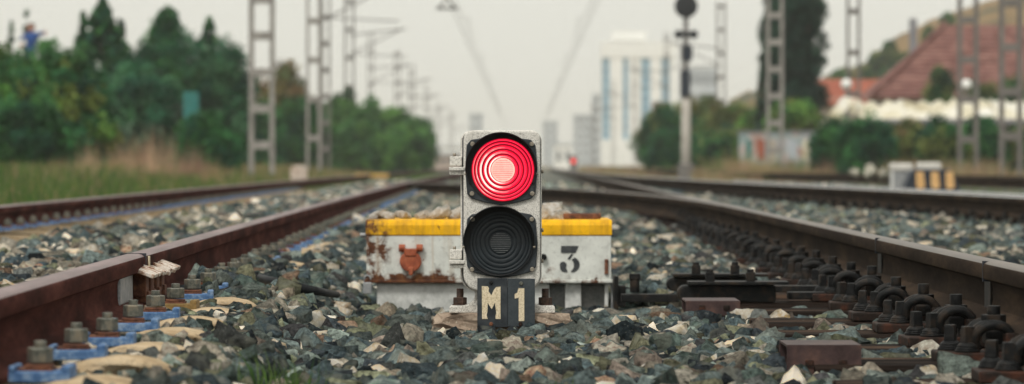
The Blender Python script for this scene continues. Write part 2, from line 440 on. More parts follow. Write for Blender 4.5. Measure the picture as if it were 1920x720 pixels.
# lens of the lit aspect: the lamp behind it is on
def lens_lit(name, c, s):
    m = NT(name); m.base((0.20, 0.003, 0.008, 1)); m.set(0.4, 0, 0.12)
    v = m.coord(rnd=False); nz = m.noise(v, 60, 3)
    m.l(m.ramp(nz, [(0.3, tuple(a * .8 for a in c)), (0.7, c)]), m.b.inputs['Emission Color'])
    m.b.inputs['Emission Strength'].default_value = s
    return m.mat
def lens_hot():
    """red lens with a highlight painted into its glow at the lower left"""
    m = NT('lit_red_glass_rings'); m.base((0.20, 0.003, 0.008, 1)); m.set(0.4, 0, 0.12)
    tc = m.n('ShaderNodeTexCoord'); sp = m.n('ShaderNodeSeparateXYZ'); m.l(tc.outputs['Object'], sp.inputs[0])
    x, z = sp.outputs['X'], sp.outputs['Z']
    dx = m.math('ADD', x, 0.030); dz = m.math('ADD', z, 0.008)
    r = m.math('SQRT', m.math('ADD', m.math('MULTIPLY', dx, dx), m.math('MULTIPLY', m.math('MULTIPLY', dz, dz), 0.55)))
    nz = m.noise(tc.outputs['Object'], 45, 3)
    k = m.math('ADD', m.math('MULTIPLY', r, 14.0), m.math('MULTIPLY', m.math('SUBTRACT', nz, 0.5), 0.5))
    c = m.ramp(k, [(0.0, (1.0, 0.80, 0.72)), (0.42, (1.0, 0.62, 0.55)), (0.62, (1.0, 0.16, 0.17)), (0.85, (0.88, 0.02, 0.06))])  # bright crescent of the highlight is put into the emission colour
    m.l(c, m.b.inputs['Emission Color']); m.b.inputs['Emission Strength'].default_value = 1.25
    return m.mat
MAT['lens_hot'] = lens_hot()
MAT['lens_groove'] = lens_lit('lit_red_glass_groove', (0.20, 0.003, 0.012), 0.8)  # shade in the ring grooves, put into a darker emission colour
MAT['lens_deep'] = lens_lit('lit_red_glass_flank', (0.80, 0.005, 0.03), 1.25)
MAT['lens_core'] = lens_lit('lit_core_glass', (1.0, 0.50, 0.40), 1.15)
MAT['lens_core_line'] = lens_lit('lit_core_glass_prism', (0.95, 0.24, 0.22), 0.9)
MAT['lens_dark'] = simple('unlit_lens_glass', (0.011, 0.016, 0.021), (0.018, 0.025, 0.031), 40, 0.4, 0, 0.05, 0.0005, rnd=False)
MAT['lens_dark_rib'] = simple('unlit_lens_prism', (0.10, 0.11, 0.115), (0.17, 0.18, 0.185), 40, 0.25, 0, 0)
MAT['far_red'] = emis('far_red_lamp', (1.0, 0.05, 0.05), 0.8)

# ------------------------------------------------------------------ lines of the tracks
def XL(d):
    d = np.minimum(d, 72.5)
    return -0.83 - 0.0145 * d + 0.00010 * d * d
GA = 1.735
def XF(d): return XL(d) - GA
def XR(d): return 1.10 + 0.0075 * np.asarray(d, float)
def XD(d):
    d = np.asarray(d, float); e = np.maximum(d - 21, 0)
    return 1.2575 + 0.0075 * (d - 21) - 0.0035 * e * e
SD = np.array([5, 18, 24.1, 30.6, 39.7, 50.7, 61.2, 85, 122, 250]); SX = np.array([3.50, 3.45, 3.34, 3.17, 2.82, 2.52, 2.30, 2.08, 2.05, 2.9])
_p = np.linspace(5, 250, 400); _s = np.interp(_p, SD, SX)
for _ in range(30): _s[1:-1] = (_s[:-2] + 2 * _s[1:-1] + _s[2:]) / 4
def XS(d): return np.interp(d, _p, _s)
TD = np.array([30, 51, 64, 77, 98, 134, 267, 400]); TX = np.array([7.6, 7.0, 6.3, 5.75, 5.3, 5.1, 6.2, 8.0])
_q = np.linspace(30, 400, 300); _t = np.interp(_q, TD, TX)
for _ in range(40): _t[1:-1] = (_t[:-2] + 2 * _t[1:-1] + _t[2:]) / 4
def XT(d): return np.interp(d, _q, _t)

# ------------------------------------------------------------------ ground and ballast bed
def bed(x, y):
    """height of the ballast surface"""
    x = np.asarray(x, float); y = np.asarray(y, float)
    xl = XL(y)
    z = np.full(np.broadcast(x, y).shape, -0.050)
    s = lambda a, lo, hi: np.clip((a - lo) / (hi - lo), 0, 1) ** 2 * (3 - 2 * np.clip((a - lo) / (hi - lo), 0, 1))
    xr = XR(y)
    z = z - 0.035 * s(y, 10.2, 11.0) * (1 - s(x, 0.30, 0.48)) * s(x - xl, .4, .6) * (1 - s(y, 13, 14))
    z = z + 0.074 * s(-(x - xl), -0.52, -0.30)                       # up to the concrete sleepers
    z = z + 0.045 * s(-(x - xl), -0.30, -0.12) * s(y, 9.6, 10.6) * (1 - s(y, 13, 15)) * s(x - xl, 0, .05)   # stones heaped against the web
    z = z + 0.026 * s(-(x - xl), .28, .5) * (1 - s(-(x - xl), GA - .75, GA - .45))     # over the middles of the concrete sleepers
    z = z + 0.035 * s(y, 12.6, 13.4) * s(x, .2, .4) * (1 - s(x - xr, -.4, -.2))
    z = z + 0.045 * s(x - xr, .25, .4)
    z = z - 0.003 * s(x - xr, -.62, -.5) * (1 - s(x - xr, .2, .35)) * (1 - s(y, 12.3, 12.9))
    z = z - 0.002 * s(y, 8.9, 9.3) * (1 - s(y, 10.1, 10.4)) * (1 - s(np.abs(x + .01), .14, .3))
    z = z - 0.08 * s(-(x - xl), GA + .35, GA + 1.1)
    z = z - 0.045 * s(-(x - xl), GA - .75, GA - .5) * (1 - s(-(x - xl), GA + .25, GA + .4))
    z = z + 0.012 * np.sin(x * 5.1 + y * 1.7) * np.cos(y * 2.3 - x) 
    return z

def gmat():
    m = NT('dry_earth_and_grass'); v = m.coord(rnd=False)
    c = m.ramp(m.noise(v, .12, 5), [(0.35, (0.11, 0.095, 0.055)), (0.5, (0.20, 0.155, 0.095)), (0.65, (0.085, 0.11, 0.04))])
    c = m.mix(0.4, c, m.ramp(m.noise(v, 3, 4), [(0.3, (.2, .2, .2)), (0.7, (.8, .8, .8))]), 'OVERLAY')
    m.base(c); m.set(0.95, 0, 0.02); return m.mat
gx = np.concatenate([-np.geomspace(1500, 12, 14), np.linspace(-8, 14, 12), np.geomspace(20, 1500, 14)])
gy = np.concatenate([[-300, -30], np.linspace(0, 200, 15), np.geomspace(260, 3000, 14)])
V = np.array([(x, y, -0.32 - (0.25 if y < 4 else 0)) for y in gy for x in gx]); nx = len(gx)
Fq = np.array([(j * nx + i, j * nx + i + 1, (j + 1) * nx + i + 1, (j + 1) * nx + i) for j in range(len(gy) - 1) for i in range(nx - 1)])
o = bpy.data.objects.new('ground', fastmesh('ground', V, Fq, mats=[gmat()])); link(o); tag(o, kind='structure')

def bedmat():
    m = NT('ballast_ground'); v = m.coord(rnd=False)
    vo = m.n('ShaderNodeTexVoronoi'); vo.inputs['Scale'].default_value = 16; m.l(v, vo.inputs['Vector'])
    sp = m.n('ShaderNodeSeparateColor'); m.l(vo.outputs['Color'], sp.inputs[0])
    c = m.ramp(sp.outputs[0], [(0, (0.045, 0.06, 0.06)), (0.35, (0.10, 0.12, 0.115)), (0.62, (0.17, 0.18, 0.165)), (0.78, (0.30, 0.27, 0.21)), (0.92, (0.42, 0.37, 0.29))], 'CONSTANT')
    c = m.mix(0.4, c, m.ramp(m.noise(v, 1.2, 4), [(0.3, (.3, .3, .3)), (0.7, (.75, .75, .72))]), 'OVERLAY')
    m.base(c); m.set(0.9, 0, 0.03); m.bump(vo.outputs['Distance'], 1.0, -0.03); return m.mat
bx = np.linspace(-5.2, 11.5, 90)
by = np.concatenate([np.linspace(3.0, 40, 150), np.geomspace(40.5, 320, 60)])
XX, YY = np.meshgrid(bx, by)
ZZ = bed(XX, YY) - 0.045
ZZ[:, :3] -= np.array([0.22, .12, .04]); ZZ[:, -3:] -= np.array([.04, .12, .22])
nb = len(bx)
Fq = np.array([(j * nb + i, j * nb + i + 1, (j + 1) * nb + i + 1, (j + 1) * nb + i) for j in range(len(by) - 1) for i in range(nb - 1)])
BED = bpy.data.objects.new('ballast_bed', fastmesh('ballast_bed', np.stack([XX, YY, ZZ], -1).reshape(-1, 3), Fq, mats=[bedmat()], smooth=True))
link(BED); tag(BED, kind='structure')

# ------------------------------------------------------------------ stones
def proto(npts, seed):
    """crushed rock: a block cut by random planes, so that it has few large facets and sharp edges"""
    r = np.random.default_rng(seed)
    bm = bmesh.new()
    bmesh.ops.create_cube(bm, size=2.0)
    bm.transform(Euler(tuple(r.uniform(0, 3, 3))).to_matrix().to_4x4())
    for _ in range(npts):
        nrm = Vector(r.normal(size=3)).normalized()
        res = bmesh.ops.bisect_plane(bm, geom=bm.verts[:] + bm.edges[:] + bm.faces[:], plane_co=nrm * float(r.uniform(.62, .98)), plane_no=nrm, clear_outer=True)
        ed = [g for g in res['geom_cut'] if isinstance(g, bmesh.types.BMEdge)]
        if len(ed) > 2: bmesh.ops.contextual_create(bm, geom=ed)
    bmesh.ops.remove_doubles(bm, verts=bm.verts, dist=.10)
    pts_ = [v.co.copy() for v in bm.verts]; bm.free(); bm = bmesh.new()
    for q in pts_: bm.verts.new(q)
    res = bmesh.ops.convex_hull(bm, input=bm.verts)
    bmesh.ops.delete(bm, geom=list({g for g in res['geom_interior'] + res['geom_unused'] if isinstance(g, bmesh.types.BMVert)}), context='VERTS')
    ax = Vector((1.0, r.uniform(.65, .95), r.uniform(.52, .88)))
    for v in bm.verts:
        v.co = Vector((v.co.x * ax.x, v.co.y * ax.y, v.co.z * ax.z)) + Vector(r.uniform(-.035, .035, 3))
    bmesh.ops.triangulate(bm, faces=bm.faces)
    bm.verts.index_update()
    V = np.array([v.co[:] for v in bm.verts]); Fa = np.array([[v.index for v in f.verts] for f in bm.faces]); bm.free()
    return V, Fa
HI = [proto(8 + i % 5, 100 + i) for i in range(36)]
def rough(pv, seed):
    """the same rock with broken, uneven faces"""
    v, f = pv; r = np.random.default_rng(seed)
    bm = bmesh.new(); vs = [bm.verts.new(p) for p in v]
    for t in f: bm.faces.new([vs[i] for i in t])
    bmesh.ops.remove_doubles(bm, verts=bm.verts, dist=.12)
    bmesh.ops.subdivide_edges(bm, edges=[e for e in bm.edges if e.calc_length() > .3], cuts=1, use_grid_fill=True)
    bmesh.ops.triangulate(bm, faces=bm.faces)
    ph = r.uniform(0, 6, 3); 
    for q in bm.verts:
        c = q.co; l = c.length
        w1 = math.sin(5.1 * c.x + ph[0]) * math.sin(4.7 * c.y + ph[1]) * math.sin(5.9 * c.z + ph[2])
        q.co = c * (1 + .13 * w1) + Vector(r.uniform(-.045, .045, 3))
    bm.verts.index_update()
    V = np.array([q.co[:] for q in bm.verts]); Fa = np.array([[q.index for q in t.verts] for t in bm.faces]); bm.free()
    return V, Fa
XHI = [rough(p, 700 + i) for i, p in enumerate(HI)]
print('tris per detailed stone', np.mean([len(f) for v, f in XHI]), 'plain', np.mean([len(f) for v, f in HI]))
LO = [proto(4, 300 + i) for i in range(14)]
PAL = np.array([srgb(58, 72, 78), srgb(70, 86, 90), srgb(84, 98, 98), srgb(50, 58, 64), srgb(98, 112, 110), srgb(112, 122, 116),
                srgb(76, 92, 86), srgb(90, 94, 92), srgb(66, 66, 68), srgb(122, 126, 98), srgb(106, 106, 82), srgb(112, 100, 90), srgb(124, 138, 130),
                srgb(206, 196, 178), srgb(220, 206, 184), srgb(190, 182, 166), srgb(198, 180, 154), srgb(152, 122, 98), srgb(168, 158, 140)])[:, :3]
PW = np.array([10, 11, 11, 8, 10, 9, 9, 7, 4, 6, 5, 3.5, 7, 4.6, 4.0, 4.0, 2.6, 2.0, 5]); PW = PW / PW.sum()
PWP = PW.copy(); PWP[13:] *= 2.6; PWP /= PWP.sum()     # paler stone inside the left track

def rotm(n):
    q = rng.normal(size=(n, 4)); q /= np.linalg.norm(q, axis=1)[:, None]
    w_, x, y, z = q.T
    return np.stack([1 - 2 * (y * y + z * z), 2 * (x * y - z * w_), 2 * (x * z + y * w_), 2 * (x * y + z * w_), 1 - 2 * (x * x + z * z), 2 * (y * z - x * w_),
                     2 * (x * z - y * w_), 2 * (y * z + x * w_), 1 - 2 * (x * x + y * y)], -1).reshape(n, 3, 3)
def rotflat(n):
    """mostly lying on the flat side"""
    a = rng.uniform(0, 2 * np.pi, n); t = rng.normal(0, .45, n); b = rng.normal(0, .45, n)
    ca, sa, ct, st, cb, sb = np.cos(a), np.sin(a), np.cos(t), np.sin(t), np.cos(b), np.sin(b)
    o_, z_ = np.ones(n), np.zeros(n)
    Rz = np.stack([ca, -sa, z_, sa, ca, z_, z_, z_, o_], -1).reshape(n, 3, 3)
    Rx = np.stack([o_, z_, z_, z_, ct, -st, z_, st, ct], -1).reshape(n, 3, 3)
    Ry = np.stack([cb, z_, sb, z_, o_, z_, -sb, z_, cb], -1).reshape(n, 3, 3)
    return Rx @ Ry @ Rz

SL0, SLD = 6.27, 0.60          # concrete sleepers
TL0, TLD = 7.39, 0.73          # timber sleepers
BOXD, SIGD = 12.3, 9.9
def keep(x, y, r):
    xl, xr = XL(y), XR(y)
    k = np.ones(len(x), bool)
    # concrete sleepers
    inl = ((x < xl + 0.29) & (x > xl - .34)) | ((x < xl - GA + .5) & (x > xl - GA - .34))
    ph = np.abs(((y - SL0 + SLD / 2) % SLD) - SLD / 2)
    k &= ~(inl & (ph < 0.115 + r * .6) & (rng.random(len(x)) > 0.03))
    k &= ~((x < xl + .30) & (x > xl) & (y < 10.2) & (r > .036))
    # rails
    for X in (xl, xl - GA, xr, XS(y)):
        k &= np.abs(x - X) > 0.075 + r * .7
    dd = (y > 21) & (y < 50)
    k &= ~(dd & (np.abs(x - XD(y)) < .09 + r * .7))
    # timbers
    inr = (x > xr - np.where(y < 12.7, .51, .27)) & (x < xr + .30) & (y < 60)
    xs_ = XS(y); inr |= (np.abs(x - xs_) < .3) & (y < 60)
    ph = np.abs(((y - TL0 + TLD / 2) % TLD) - TLD / 2)
    k &= ~(inr & (ph < 0.105 + r * .5) & (rng.random(len(x)) > 0.05))
    k &= ~((np.abs(x - xr) < .24 + r) & inr & (ph < .15))
    # point machine and its drive, signal footing, rusty covers
    k &= ~((x > -0.50) & (x < 0.375 + r) & (y > BOXD - .01 - r) & (y < BOXD + .6 + r))
    k &= ~((np.abs(x - 0.0) < .19 + r * .5) & (y > SIGD - .03 - r * .4) & (y < SIGD + .2 + r * .6))
    k &= ~((x > .33) & (x < 1.1) & (y > 11.35) & (y < 12.7))
    k &= ~((x > .58) & (x < .80) & (y > 7.95 - r * .5) & (y < 8.3 + r))
    k &= ~((x > .5) & (x < .78) & (y > 10.85 - r * .5) & (y < 11.3 + r))
    return k

def scatter(y0, y1, spacing, rlo, rhi, dz, wid=None, xlo=None, xhi=None, jit=.5):
    pts = []
    y = y0
    ys = []
    while y < y1:
        ys.append(y); y += spacing * .9
    X, Y = [], []
    for y in ys:
        h = 0.137 * y * 1.25 + 0.25
        a = max(-h, -4.9 if xlo is None else xlo); b = min(h, 8.0 if xhi is None else xhi)
        n = int((b - a) / spacing)
        if n <= 0: continue
        X.append(np.linspace(a, b, n)); Y.append(np.full(n, y))
    X = np.concatenate(X); Y = np.concatenate(Y)
    X = X + rng.normal(0, spacing * jit, len(X)); Y = Y + rng.normal(0, spacing * jit, len(Y))
    r = np.exp(rng.normal(math.log(math.sqrt(rlo * rhi)), .28, len(X))); r = np.clip(r, rlo, rhi)
    k = keep(X, Y, r); X, Y, r = X[k], Y[k], r[k]
    Z = bed(X, Y) + dz + rng.normal(0, .007, len(X)) - r * .45
    return X, Y, Z, r

def cols_for(X, Y):
    n = len(X)
    c = np.where((X < XL(Y) - .05)[:, None], PAL[rng.choice(len(PAL), n, p=PWP)], PAL[rng.choice(len(PAL), n, p=PW)])
    c = c * .82 + c.mean(1, keepdims=True) * .18
    return c * np.exp(rng.uniform(math.log(.55), math.log(2.45), (n, 1))) * np.where(c.mean(1) > .3, .9, 1)[:, None]

near = [scatter(5.6, 17, .064, .023, .043, -.020), scatter(5.6, 17, .054, .019, .038, .0), scatter(5.6, 17, .098, .030, .049, .008), scatter(5.6, 14, .075, .009, .018, .004)]
NX, NY, NZ, NR = [np.concatenate(a) for a in zip(*near)]
layer = np.concatenate([np.full(len(a[0]), i) for i, a in enumerate(near)])
NC = cols_for(NX, NY); NM = rotflat(len(NX)); NP = rng.integers(0, len(HI), len(NX))
# largest in the picture -> objects of their own
pxx = CX + F * NX / NY; pyy = HY + F * (ZC - NZ) / NY
vis = (pxx > 5) & (pxx < 1915) & (pyy < 712) & (layer > 0)
occ = (pxx > 815) & (pxx < 1068) & (NY > 9.9)
score = np.where(vis & ~occ, NR / NY, 0)
top = np.argsort(-score)[:298]
istop = np.zeros(len(NX), bool); istop[top] = True
PM = []
for i, (v, f) in enumerate(XHI):
    me = fastmesh('stone', v, f, mats=[MAT['stone_one']]); PM.append(me)
for i in top:
    o = bpy.data.objects.new('stone', PM[NP[i]])
    o.location = (NX[i], NY[i], NZ[i]); o.rotation_euler = Matrix(NM[i].tolist()).to_euler(); o.scale = (NR[i],) * 3
    o.color = (*NC[i], 1)
    link(o, BED)

def merge(protos, X, Y, Z, r, M, P, C):
    VV, FF, CC = [], [], []; off = 0
    for p, (v, f) in enumerate(protos):
        s = np.nonzero(P == p)[0]
        if not len(s): continue
        vv = np.einsum('nij,kj->nki', M[s], v) * r[s][:, None, None] + np.stack([X[s], Y[s], Z[s]], -1)[:, None, :]
        ff = f[None] + (np.arange(len(s)) * len(v))[:, None, None] + off
        VV.append(vv.reshape(-1, 3)); FF.append(ff.reshape(-1, 3)); CC.append(np.repeat(C[s], len(v), 0)); off += len(s) * len(v)
    return np.concatenate(VV), np.concatenate(FF), np.concatenate(CC)
rest = ~istop
close = rest & (NY < 12.6) & (layer > 0) & (layer < 3) & (np.abs(pxx - 960) < 1010)
rest &= ~close
va, fa, ca = merge(XHI, NX[close], NY[close], NZ[close], NR[close], NM[close], NP[close], NC[close])
v, f, c = merge(HI, NX[rest], NY[rest], NZ[rest], NR[rest], NM[rest], NP[rest], NC[rest])
v = np.concatenate([va, v]); f = np.concatenate([fa, f + len(va)]); c = np.concatenate([ca, c])
print('near stones', len(NX), 'tris', len(f))
far = [scatter(17, 27, .072, .022, .05, .0), scatter(17, 27, .10, .03, .055, .01), scatter(27, 48, .105, .03, .06, .0, xlo=-4.2, xhi=6), scatter(48, 75, .2, .05, .09, .0, xlo=-4.2, xhi=6)]
QX, QY, QZ, QR = [np.concatenate(a) for a in zip(*far)]
v2, f2, c2 = merge(LO, QX, QY, QZ, QR, rotflat(len(QX)), rng.integers(0, len(LO), len(QX)), cols_for(QX, QY))
print('far stones', len(QX), 'tris', len(f2))
me = fastmesh('loose_ballast', np.concatenate([v, v2]), np.concatenate([f, f2 + len(v)]), np.concatenate([c, c2]), [MAT['stone_all']])
o = bpy.data.objects.new('loose_ballast', me); link(o, BED); tag(o, kind='stuff')

# ------------------------------------------------------------------ rails
def rail_profile(h=.142, foot=.13, head=.064):
    """half outline clockwise from the foot, z=0 foot underside; returns [(x,z)] closed and head-top marker"""
    hf, hh = foot / 2, head / 2
    rt = [(hf, 0), (hf, .010), (.030, .020), (.012, .030), (.0085, .05), (.0085, h - .062), (.013, h - .050), (hh - .001, h - .042), (hh, h - .036), (hh, h - .014), (hh - .003, h - .007), (hh - .010, h - .002), (hh - .018, h)]
    return rt + [(-x, z) for x, z in rt[::-1]]
def rail(name, fx, d0, d1, ztop, mats, label, step=1.2, h=.142, wear=None):
    pr = rail_profile(h); n = len(pr)
    ds = [d0]
    while ds[-1] < d1: ds.append(ds[-1] + max(step, ds[-1] * .03))
    mb = MB(); vs = []
    for d in ds:
        t = (float(fx(d + .1)) - float(fx(d - .1))) / .2
        nn = math.hypot(1, t)
        for x, z in pr: vs.append((float(fx(d)) + x / nn, d - x * t / nn, ztop - h + z))
    fs = []; mi = []
    for k in range(len(ds) - 1):
        for j in range(n):
            j2 = (j + 1) % n
            fs.append((k * n + j, k * n + j2, (k + 1) * n + j2, (k + 1) * n + j))
            zz = (pr[j][1] + pr[j2][1]) / 2
            mi.append(1 if zz > h - .0075 else 0)
    fs.append(tuple(range(n))); mi.append(0); fs.append(tuple(range((len(ds) - 1) * n, len(ds) * n))[::-1]); mi.append(0)
    mb.v = vs; mb.f = fs; mb.m = mi; mb.sm = [True] * len(fs)
    org = Vector((float(fx(d0)), d0, 0))
    o = mb.build(name, mats, None, org=org)
    o.data.set_sharp_from_angle(angle=R(40)) if hasattr(o.data, 'set_sharp_from_angle') else None
    return tag(o, label, 'rail', 'running rails')
ZT = 0.17
RL = rail('rail', XL, 4.5, 260, ZT, [MAT['rust_rail'], MAT['rail_top']], 'rusty brown rail with a joint, running from the lower left corner')
RF = rail('rail', XF, 12, 260, ZT, [MAT['rust_rail'], MAT['rail_top']], 'rusty rail at the far left along the grass verge')
RR = rail('rail', XR, 5.5, 260, ZT, [MAT['dark_rail'], MAT['dark_head']], 'dark brown rail on timber sleepers, nearest on the right')
RS = rail('rail', XS, 14, 240, .19, [MAT['dark_rail'], MAT['shiny_head']], 'dark rail with shiny head, second from the right-hand timber sleepers')
RD = rail('rail', XD, 21.4, 49, ZT - .002, [MAT['dark_rail'], MAT['dark_head']], 'dark diverging rail curving left behind the signal')
RG = rail('rail', lambda d: XS(d) + .11 + .004 * max(0, d - 24), 22, 46, .20, [MAT['dark_rail'], MAT['shiny_head']], 'short check rail lying just behind the shiny rail')
RT = rail('rail', XT, 31, 380, .21, [MAT['dark_rail'], MAT['dark_rail']], 'far dark rail passing behind the striped cover on the right')
RU = rail('rail', lambda d: XT(d) + GA, 31, 380, .21, [MAT['dark_rail'], MAT['dark_rail']], 'farthest dark rail at the foot of the right-hand scrub')

# joint on the left rail (fishplate zone) at about 9.4 m
jd = 9.62
jx = float(XL(jd))
def on_rail(px, d=None): return float(XL(d))
xs = jx + .0105
mb = MB().box((xs + .004, jd - .38, .098), (.011, .36, .086), rot=(0, 0, .0135)); mb.build('fishplate_insulation', MAT['zinc'], RL, bevel=.008)
mb = MB().box((jx, jd - .02, ZT - .024), (.0665, .012, .0505)); mb.build('joint_gap', MAT['gasket'], RL)
for k in range(4):
    y = jd - .10 + k * .17
    x = float(XL(y)) + .026
    mb = MB().box((x, y, .098), (.034, .075, .07)); mb.box((x + .004, y, .062), (.04, .05, .03))
    mb.build('joint_clamp', MAT['rust'], RL, bevel=.004)
for k in range(5):
    y = jd - .16 + k * .15
    mb = MB().box((float(XL(y)) + .050, y, .128 + random.uniform(-.004, .004)), (.055 + random.uniform(-.006, .006), .15, .010), rot=(random.uniform(-.06, .06), .35, random.uniform(-.05, .05)))
    mb.build('paint_flake', MAT['flake'], RL, bevel=.002)
mb = MB().box((jx + .034, jd + .05, .145), (.003, .03, .035)); mb.build('paint_flake', MAT['letter'], RL)
# joint marks of the right rail
for dd in (8.95, 11.75):
    mb = MB().box((float(XR(dd)) - .012, dd, .095), (.006, .11, .09)); mb.build('fishplate', MAT['oily'], RR, bevel=.002)
    mb = MB().box((float(XR(dd)), dd - .05, ZT - .025), (.0665, .006, .049)); mb.build('joint_gap', MAT['gasket'], RR)

ORD = ['nearest', 'second', 'third', 'fourth', 'fifth', 'sixth', 'seventh', 'eighth', 'ninth', 'tenth']
# ------------------------------------------------------------------ concrete sleepers with blue clips
def conc_mesh():
    e = 0.30
    prof = [(e, -.13), (e + .05, -.06), (e + .026, -.005), (e + .004, .025), (e - .025, .040), (e - .06, .0465), (.205, .047), (.165, .043), (.140, .036), (.11, .0285), (-.11, .0285), (-.145, .034), (-.165, .050)]
    prof += [(-GA / 2, .030)]
    prof += [(-GA - x, z) for x, z in prof[:-1][::-1]]
    mb = MB(); W = [(-.135, -1), (-.118, .55), (-.09, .92), (-.04, 1.0), (.04, 1.0), (.09, .92), (.118, .55), (.135, -1)]
    n = len(prof)
    vs = []
    for wy, wz in W:
        for x, z in prof:
            zz = -.13 + (z + .13) * (1.0 if wz >= .99 else (.985 if wz > .9 else (.93 if wz > 0 else 0)))
            vs.append((x, wy, zz))
    fs = []
    for j in range(len(W) - 1):
        for i in range(n - 1): fs.append((j * n + i, j * n + i + 1, (j + 1) * n + i + 1, (j + 1) * n + i))
    fs.append(tuple(range(n))); fs.append(tuple(range((len(W) - 1) * n, len(W) * n)))
    mb.add(vs, fs, 0, True)
    return mb.mesh('concrete_sleeper', MAT['sleeper'])
CM = conc_mesh()
pad = MB().box((.137, 0, .0485), (.104, .080, .019)).box((.181, 0, .061), (.016, .080, .012)).box((.091, 0, .062), (.010, .085, .010))
padm = pad.mesh('clip_pad', MAT['blue'])
padx = pad.mesh('clip_pad', MAT['mustard'])
washm = MB().box((.129, 0, .0595), (.058, .052, .006)).cyl((.133, 0, .062), (.133, 0, .068), .0245, n=16).mesh('washer', MAT['rust'])
nutm = MB().cyl((.133, 0, .068), (.133, 0, .094), .0225, n=6, smooth=False, ph=.3).mesh('nut', MAT['nut'])
boltm = MB().cyl((.133, 0, .09), (.133, 0, .107), .0105, n=12).mesh('bolt', MAT['nut'])
def part(name, me, parent, loc=(0, 0, 0), bw=0, rot=None, mirror=False):
    o = bpy.data.objects.new(name, me); link(o, parent); o.location = loc
    if rot: o.rotation_euler = rot
    if bw: bev(o, bw)
    return o
k = 0
d = SL0
while d < 52:
    t = float((XL(d + .1) - XL(d - .1)) / .2)
    if k < 10: lab = f'tan concrete sleeper under the left rail, {ORD[k]} from the lower left corner' if k else 'tan concrete sleeper at the lower left corner, nearest of its row'
    else: lab = 'blurred tan concrete sleeper farther back along the left track'
    s = bpy.data.objects.new('concrete_sleeper', CM); link(s)
    s.location = (float(XL(d)), d + random.uniform(-.012, .012), random.uniform(-.004, .003)); s.rotation_euler = (random.uniform(-.015, .015), 0, -math.atan(t) + random.uniform(-.012, .012))
    bev(s, .006)
    tag(s, lab, 'sleeper', 'concrete sleepers of the left track')
    for side in (0, -GA):
        if side and d < 17.5: continue
        p = part('clip_pad', padx if (k == 5 and not side) else padm, s, (side, 0, 0), .003, rot=(0, 0, random.uniform(-.06, .06)))
        if k == 5 and not side: p['label'] = 'mustard clip pad among the blue ones'
        if d < 30: part('washer', washm, p, rot=(0, 0, random.uniform(-.3, .3) * .1))
        part('nut', nutm, p, (0, 0, .002), bw=.0025)
        if d < 30: part('bolt', boltm, p, bw=.001)
    d += SLD; k += 1

# ------------------------------------------------------------------ timber sleepers with baseplates and coil-spring clips
def timber_mesh(seed):
    r = random.Random(seed); mb = MB()
    x0, x1, nseg = -.53, 3.1, 14
    n = 8; vs = []
    for i in range(nseg + 1):
        x = x0 + (x1 - x0) * i / nseg
        j = lambda a: r.uniform(-a, a)
        vs += [(x, -.125 + j(.004), -.16), (x, -.125 + j(.004), -.012), (x, -.115 + j(.003), j(.003)), (x, -.03, j(.003)), (x, .03, j(.003)), (x, .115 + j(.003), j(.003)), (x, .125 + j(.004), -.012), (x, .125 + j(.004), -.16)]
    fs = [(i * n + j, i * n + j + 1, (i + 1) * n + j + 1, (i + 1) * n + j) for i in range(nseg) for j in range(n - 1)]
    fs += [tuple(range(n)), tuple(range(nseg * n, nseg * n + n))[::-1]]
    mb.add(vs, fs)
    return mb.mesh('timber', MAT['wood'])
TM = [timber_mesh(i) for i in range(5)]
plm = MB().box((-.018, 0, .012), (.42, .165, .024)).box((-.074, 0, .044), (.026, .15, .044)).box((.074, 0, .044), (.026, .15, .044)).mesh('baseplate', MAT['oily_rust'])
spm = MB().cyl((0, 0, .028), (0, 0, .034), .028, n=18).cyl((0, 0, .034), (0, 0, .040), .026, .023, n=18).cyl((0, 0, .040), (0, 0, .049), .025, .016, n=18).box((0, 0, .066), (.025, .025, .036), taper=.86).mesh('screw_spike', MAT['oily'])
nm = MB().cyl((-.102, 0, .070), (-.102, 0, .100), .0275, n=6, smooth=False, ph=.2).mesh('nut', MAT['oily'])
bm_ = MB().cyl((-.102, 0, .098), (-.102, 0, .124), .0145, n=14).mesh('clip_bolt', MAT['oily'])
def ring(y, lean):
    pts = []
    for i in range(13):
        a = R(-35 + 250 * i / 12)
        pts.append((-.112 + .040 * math.cos(a), y + lean * math.sin(a), .050 + .034 * math.sin(a)))
    return MB().tube(pts, .0115, 8).mesh('spring_coil', MAT['oily'])
rg = [ring(-.052, -.008), ring(-.026, .0), ring(.046, .008)]
cbm = MB().box((-.098, 0, .056), (.05, .06, .03)).mesh('clip_block', MAT['oily'])
def baseplate(parent, loc, full):
    p = part('baseplate', plm, parent, loc, .004, rot=(0, 0, random.uniform(-.05, .05)))
    if full:
        part('screw_spike', spm, p, (-.166, -.046, -.004), .002, rot=(0, 0, random.uniform(-.5, .5)))
        part('screw_spike', spm, p, (-.190, .044, -.004), .002, rot=(0, 0, random.uniform(-.5, .5)))
        for q in rg: part('spring_coil', q, p, (random.uniform(-.004, .004), random.uniform(-.004, .004), random.uniform(-.004, .003)), rot=(0, random.uniform(-.06, .06), random.uniform(-.05, .05)))
        part('clip_block', cbm, p, bw=.004)
    dz_ = random.uniform(-.006, .004)
    part('nut', nm, p, (0, 0, dz_), bw=.002, rot=(0, 0, random.uniform(-.02, .02)))
    part('clip_bolt', bm_, p, (0, 0, dz_ + random.uniform(-.008, .004)), bw=.001)
    return p
d = TL0; k = 0
